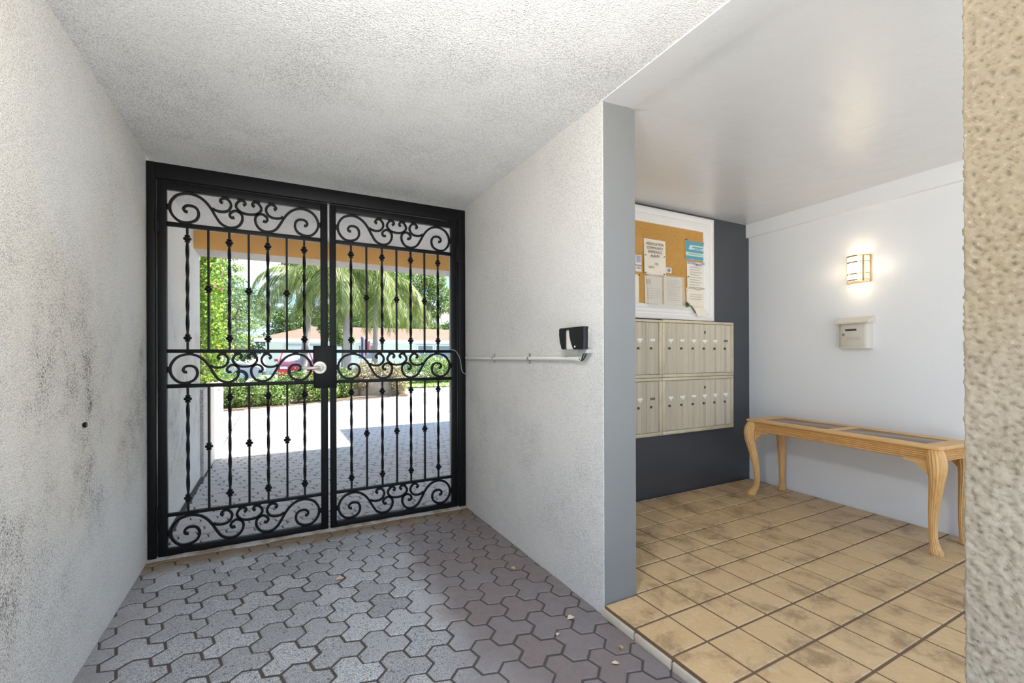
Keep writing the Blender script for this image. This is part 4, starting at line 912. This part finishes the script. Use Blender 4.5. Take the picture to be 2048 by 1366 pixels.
tree('dark leafy tree behind the grey palm trunk', 7.4, 48, cloud(16, 2.6, 1.0, 3.0, 9.4, 1.2, 1.9, 29), 13000, .12, 'l_dark', 8.0, .22)
tree('dark mango-like tree standing before the house between the two palms', 3.15, 25.5, cloud(8, .75, .5, 2.0, 4.6, .45, .7, 30), 6500, .07, 'l_dark', 4.0, .10)
tree('bright leafy tree behind the short palm', 10.6, 49, cloud(14, 2.4, 1.0, 3.0, 9.5, 1.2, 1.9, 31), 11000, .12, 'l_mid', 8.0, .2)
tree('broad open tree at the far right above the roof', 14.2, 46, [(-2.4, 0, 7.6, 1.3, .9, 1.1), (-.9, .2, 9.0, 1.6, .9, 1.1), (.7, 0, 9.4, 1.5, .9, 1.1), (1.4, .2, 8.0, 1.4, .9, 1.0), (-.4, .1, 7.2, 1.2, .8, .8), (2.1, 0, 6.6, 1.2, .8, .9), (-3.2, .2, 9.2, 1.2, .8, 1.0), (.8, 0, 5.8, .9, .7, .6)], 10000, .12, 'l_mid', 6.6, .2)
tree('low dark greenery over the right house roof', 14.5, 52, cloud(12, 5.5, .8, 2.6, 5.0, 1.0, 1.6, 37), 9000, .15, 'l_dark', 3.2, .16)
tree('far dark tree filling the gap left of the house', -4.2, 42, cloud(12, 3.0, 1.2, 1.2, 5.5, 1.2, 2.0, 41), 9000, .13, 'l_mid', 4.0, .2)

# house
hs = empty('house', (7, 35, 0), 'low pale green house with a tan tiled hip roof across the road', 'house')
def hpart(nm, mb, mt, smooth=35): return mb.build(nm, mt, hs, smooth)
hpart('wall', MB().box(-.6, 20, 35.5, 43, -.1, 2.45), 'house')
rfv = [(-1.3, 34.8, 2.42), (20.6, 34.8, 2.42), (20.6, 43.7, 2.42), (-1.3, 43.7, 2.42), (2.6, 39.2, 3.62), (16.8, 39.2, 3.62)]
hpart('roof', MB().add(rfv, [(0, 1, 5, 4), (1, 2, 5), (2, 3, 4, 5), (3, 0, 4), (3, 2, 1, 0)]), 'roof', 0)
fa = MB(); fa.box(-1.32, 20.62, 34.76, 34.82, 2.22, 2.46); fa.box(-1.34, -1.28, 34.76, 43.7, 2.22, 2.46); fa.box(-1.3, 20.6, 34.82, 35.5, 2.30, 2.34); hpart('fascia', fa, 'fascia')
gd = MB(); gd.box(.6, 4.6, 35.40, 35.52, 0, 2.02); gdo = hpart('garage_door', gd, 'garage')
for k in range(4): MB().rbox(.66, 4.54, 35.37, 35.41, .06 + k * .49, .50 + k * .49, .01).build('panel', 'garage', gdo)
for x0, x1 in ((5.6, 7.0), (10.2, 11.4), (11.7, 12.9), (14.5, 16.5)):
    w = MB(); w.box(x0 - .08, x1 + .08, 35.42, 35.52, .95, 2.10); wo_ = hpart('window', w, 'fascia'); MB().box(x0, x1, 35.40, 35.43, 1.03, 2.02).build('pane', 'pane', wo_)
# towers
def tower(label, x, y, w, d, h, floors, bays, g='white high-rises on the skyline'):
    t = empty('apartment_tower', (x, y, 0), label, 'building', g); MB().box(x - w / 2, x + w / 2, y, y + d, 0, h).build('wall', 'tower', t)
    fh = h / floors
    for k in range(floors):
        if k * fh < h * .45: continue
        fl = MB().box(x - w / 2 - .6, x + w / 2 + .6, y - 1.4, y, k * fh - .2, k * fh + .9).build('balcony', 'tower', t)
        for b in range(bays):
            bx = x - w / 2 + (b + .5) * w / bays; MB().box(bx - w / bays * .30, bx + w / bays * .30, y - .15, y + .1, k * fh + .9, k * fh + fh - .35).build('window', 'tower_win', fl)
tower('white balconied high-rise far behind the trees, left of the left palm', .2, 190, 6.4, 12, 31.5, 11, 3)
tower('pale high-rise far behind the right trees', 57, 200, 9, 12, 29, 10, 4)

# cars
def car_body(name, label, loc, rz, paint, roofh=1.45, ln=4.4, wd=1.78):
    t = empty(name, loc, label, 'car', None, rz)         # local: x = forward, front at +x
    h = ln / 2; w = wd / 2
    prof = [(-h, .42), (-h - .03, .62), (-h + .06, .86), (-h + .55, .95), (h - 1.35, .98), (h - .55, .86), (h - .08, .70), (h + .02, .52), (h - .02, .30), (h - .35, .22), (-h + .35, .22)]
    bm = MB(); n = len(prof); vs = []
    for s, k in ((-1, .90), (-1, 1), (1, 1), (1, .90)):
        for (x, z) in prof: vs.append((x * (1 if abs(k) == 1 else .985), s * w * k, z if k == 1 else z + (.02 if z > .6 else -.0)))
    fs = [(r * n + i, r * n + (i + 1) % n, (r + 1) * n + (i + 1) % n, (r + 1) * n + i) for r in range(3) for i in range(n)] + [tuple(range(n))[::-1], tuple(range(3 * n, 4 * n))]
    bm.add(vs, fs).build('body', paint, t, 50, True)
    cab = [(-h + .50, .94), (-h + 1.05, roofh - .04), (-h + 1.5, roofh), (h - 2.1, roofh - .01), (h - 1.25, .97)]
    def cabin(prof, k0, k1, mt, nm):
        n = len(prof); vs = []
        for s in (-1, 1):
            for (x, z) in prof: f = (z - .94) / (roofh - .94); vs.append((x, s * w * (k0 + (k1 - k0) * f), z))
        MB().add(vs, [(i, (i + 1) % n, n + (i + 1) % n, n + i) for i in range(n)] + [tuple(range(n))[::-1], tuple(range(n, 2 * n))]).build(nm, mt, t, 40, True)
    cabin(cab, .90, .72, 'car_glass', 'glasshouse')
    MB().rbox(-h + 1.1, h - 2.05, -w * .72, w * .72, roofh - .03, roofh + .015, .012).build('roof', paint, t, 40, True)
    for s in (-1, 1):
        MB().tube([(h - 1.22, s * w * .89, .97), (h - 2.1, s * w * .73, roofh)], .03, 6).build('pillar', paint, t, 40, True); MB().tube([(-h + .5, s * w * .89, .95), (-h + 1.1, s * w * .73, roofh)], .04, 6).build('pillar', paint, t, 40, True)
        MB().rbox(h - 1.45, h - 1.28, s * (w + .09) - .09, s * (w + .09) + .09, .97, 1.09, .02).build('mirror', paint, t, 40, True)
        MB().rbox(h - .20, h - .0, s * w * .72 - .17, s * w * .72 + .17, .60, .72, .02).build('headlamp', 'lamp_clear', t, 40, True)
        for x in (h - .85, -h + .85):
            wh = MB().lathe([(.20, -.11), (.31, -.10), (.32, 0), (.31, .10), (.20, .11)], (x, s * (w - .10), .32), 18, 'y').build('wheel', 'rubber', t, 40, True)
            MB().lathe([(.0, -.118), (.17, -.115), (.19, -.10), (.19, .10), (.17, .115), (.0, .118)], (x, s * (w - .10), .32), 14, 'y').build('hub', 'car_silver', wh, 40, True)
    MB().rbox(h - .02, h + .035, -.5, .5, .36, .52, .01).build('grille', 'rubber', t, 40, True)
    return t
car_body('car', 'red car facing the gate, parked in front of the pale house', (1.02, 27.2, 0), -PI / 2, 'car_red', 1.48)
car_body('car', 'silver car parked side-on, half hidden by the bougainvillea', (-2.75, 24.6, 0), 0, 'car_silver', 1.36)
# flag on a short pole
fg = empty('flag', (3.75, 23.0, 0), 'limp striped flag hanging on a pole right of the grey palm trunk', 'flag')
MB().tube([(3.75, 23, 0), (3.75, 23, 2.25)], .02, 8).build('pole', 'steel', fg)
for k in range(5):
    m_ = ['flag_blue', 'flag_white', 'flag_red', 'flag_white', 'flag_red'][k]; pts = []
    x0 = 3.76 + k * .085; MB().prism([(x0, 23.0), (x0 + .04, 22.95), (x0 + .085, 23.0), (x0 + .085, 23.02), (x0 + .04, 22.97), (x0, 23.02)], 'z', 1.15 + .06 * k, 2.18 - .05 * k).build('stripe', m_, fg, 30)
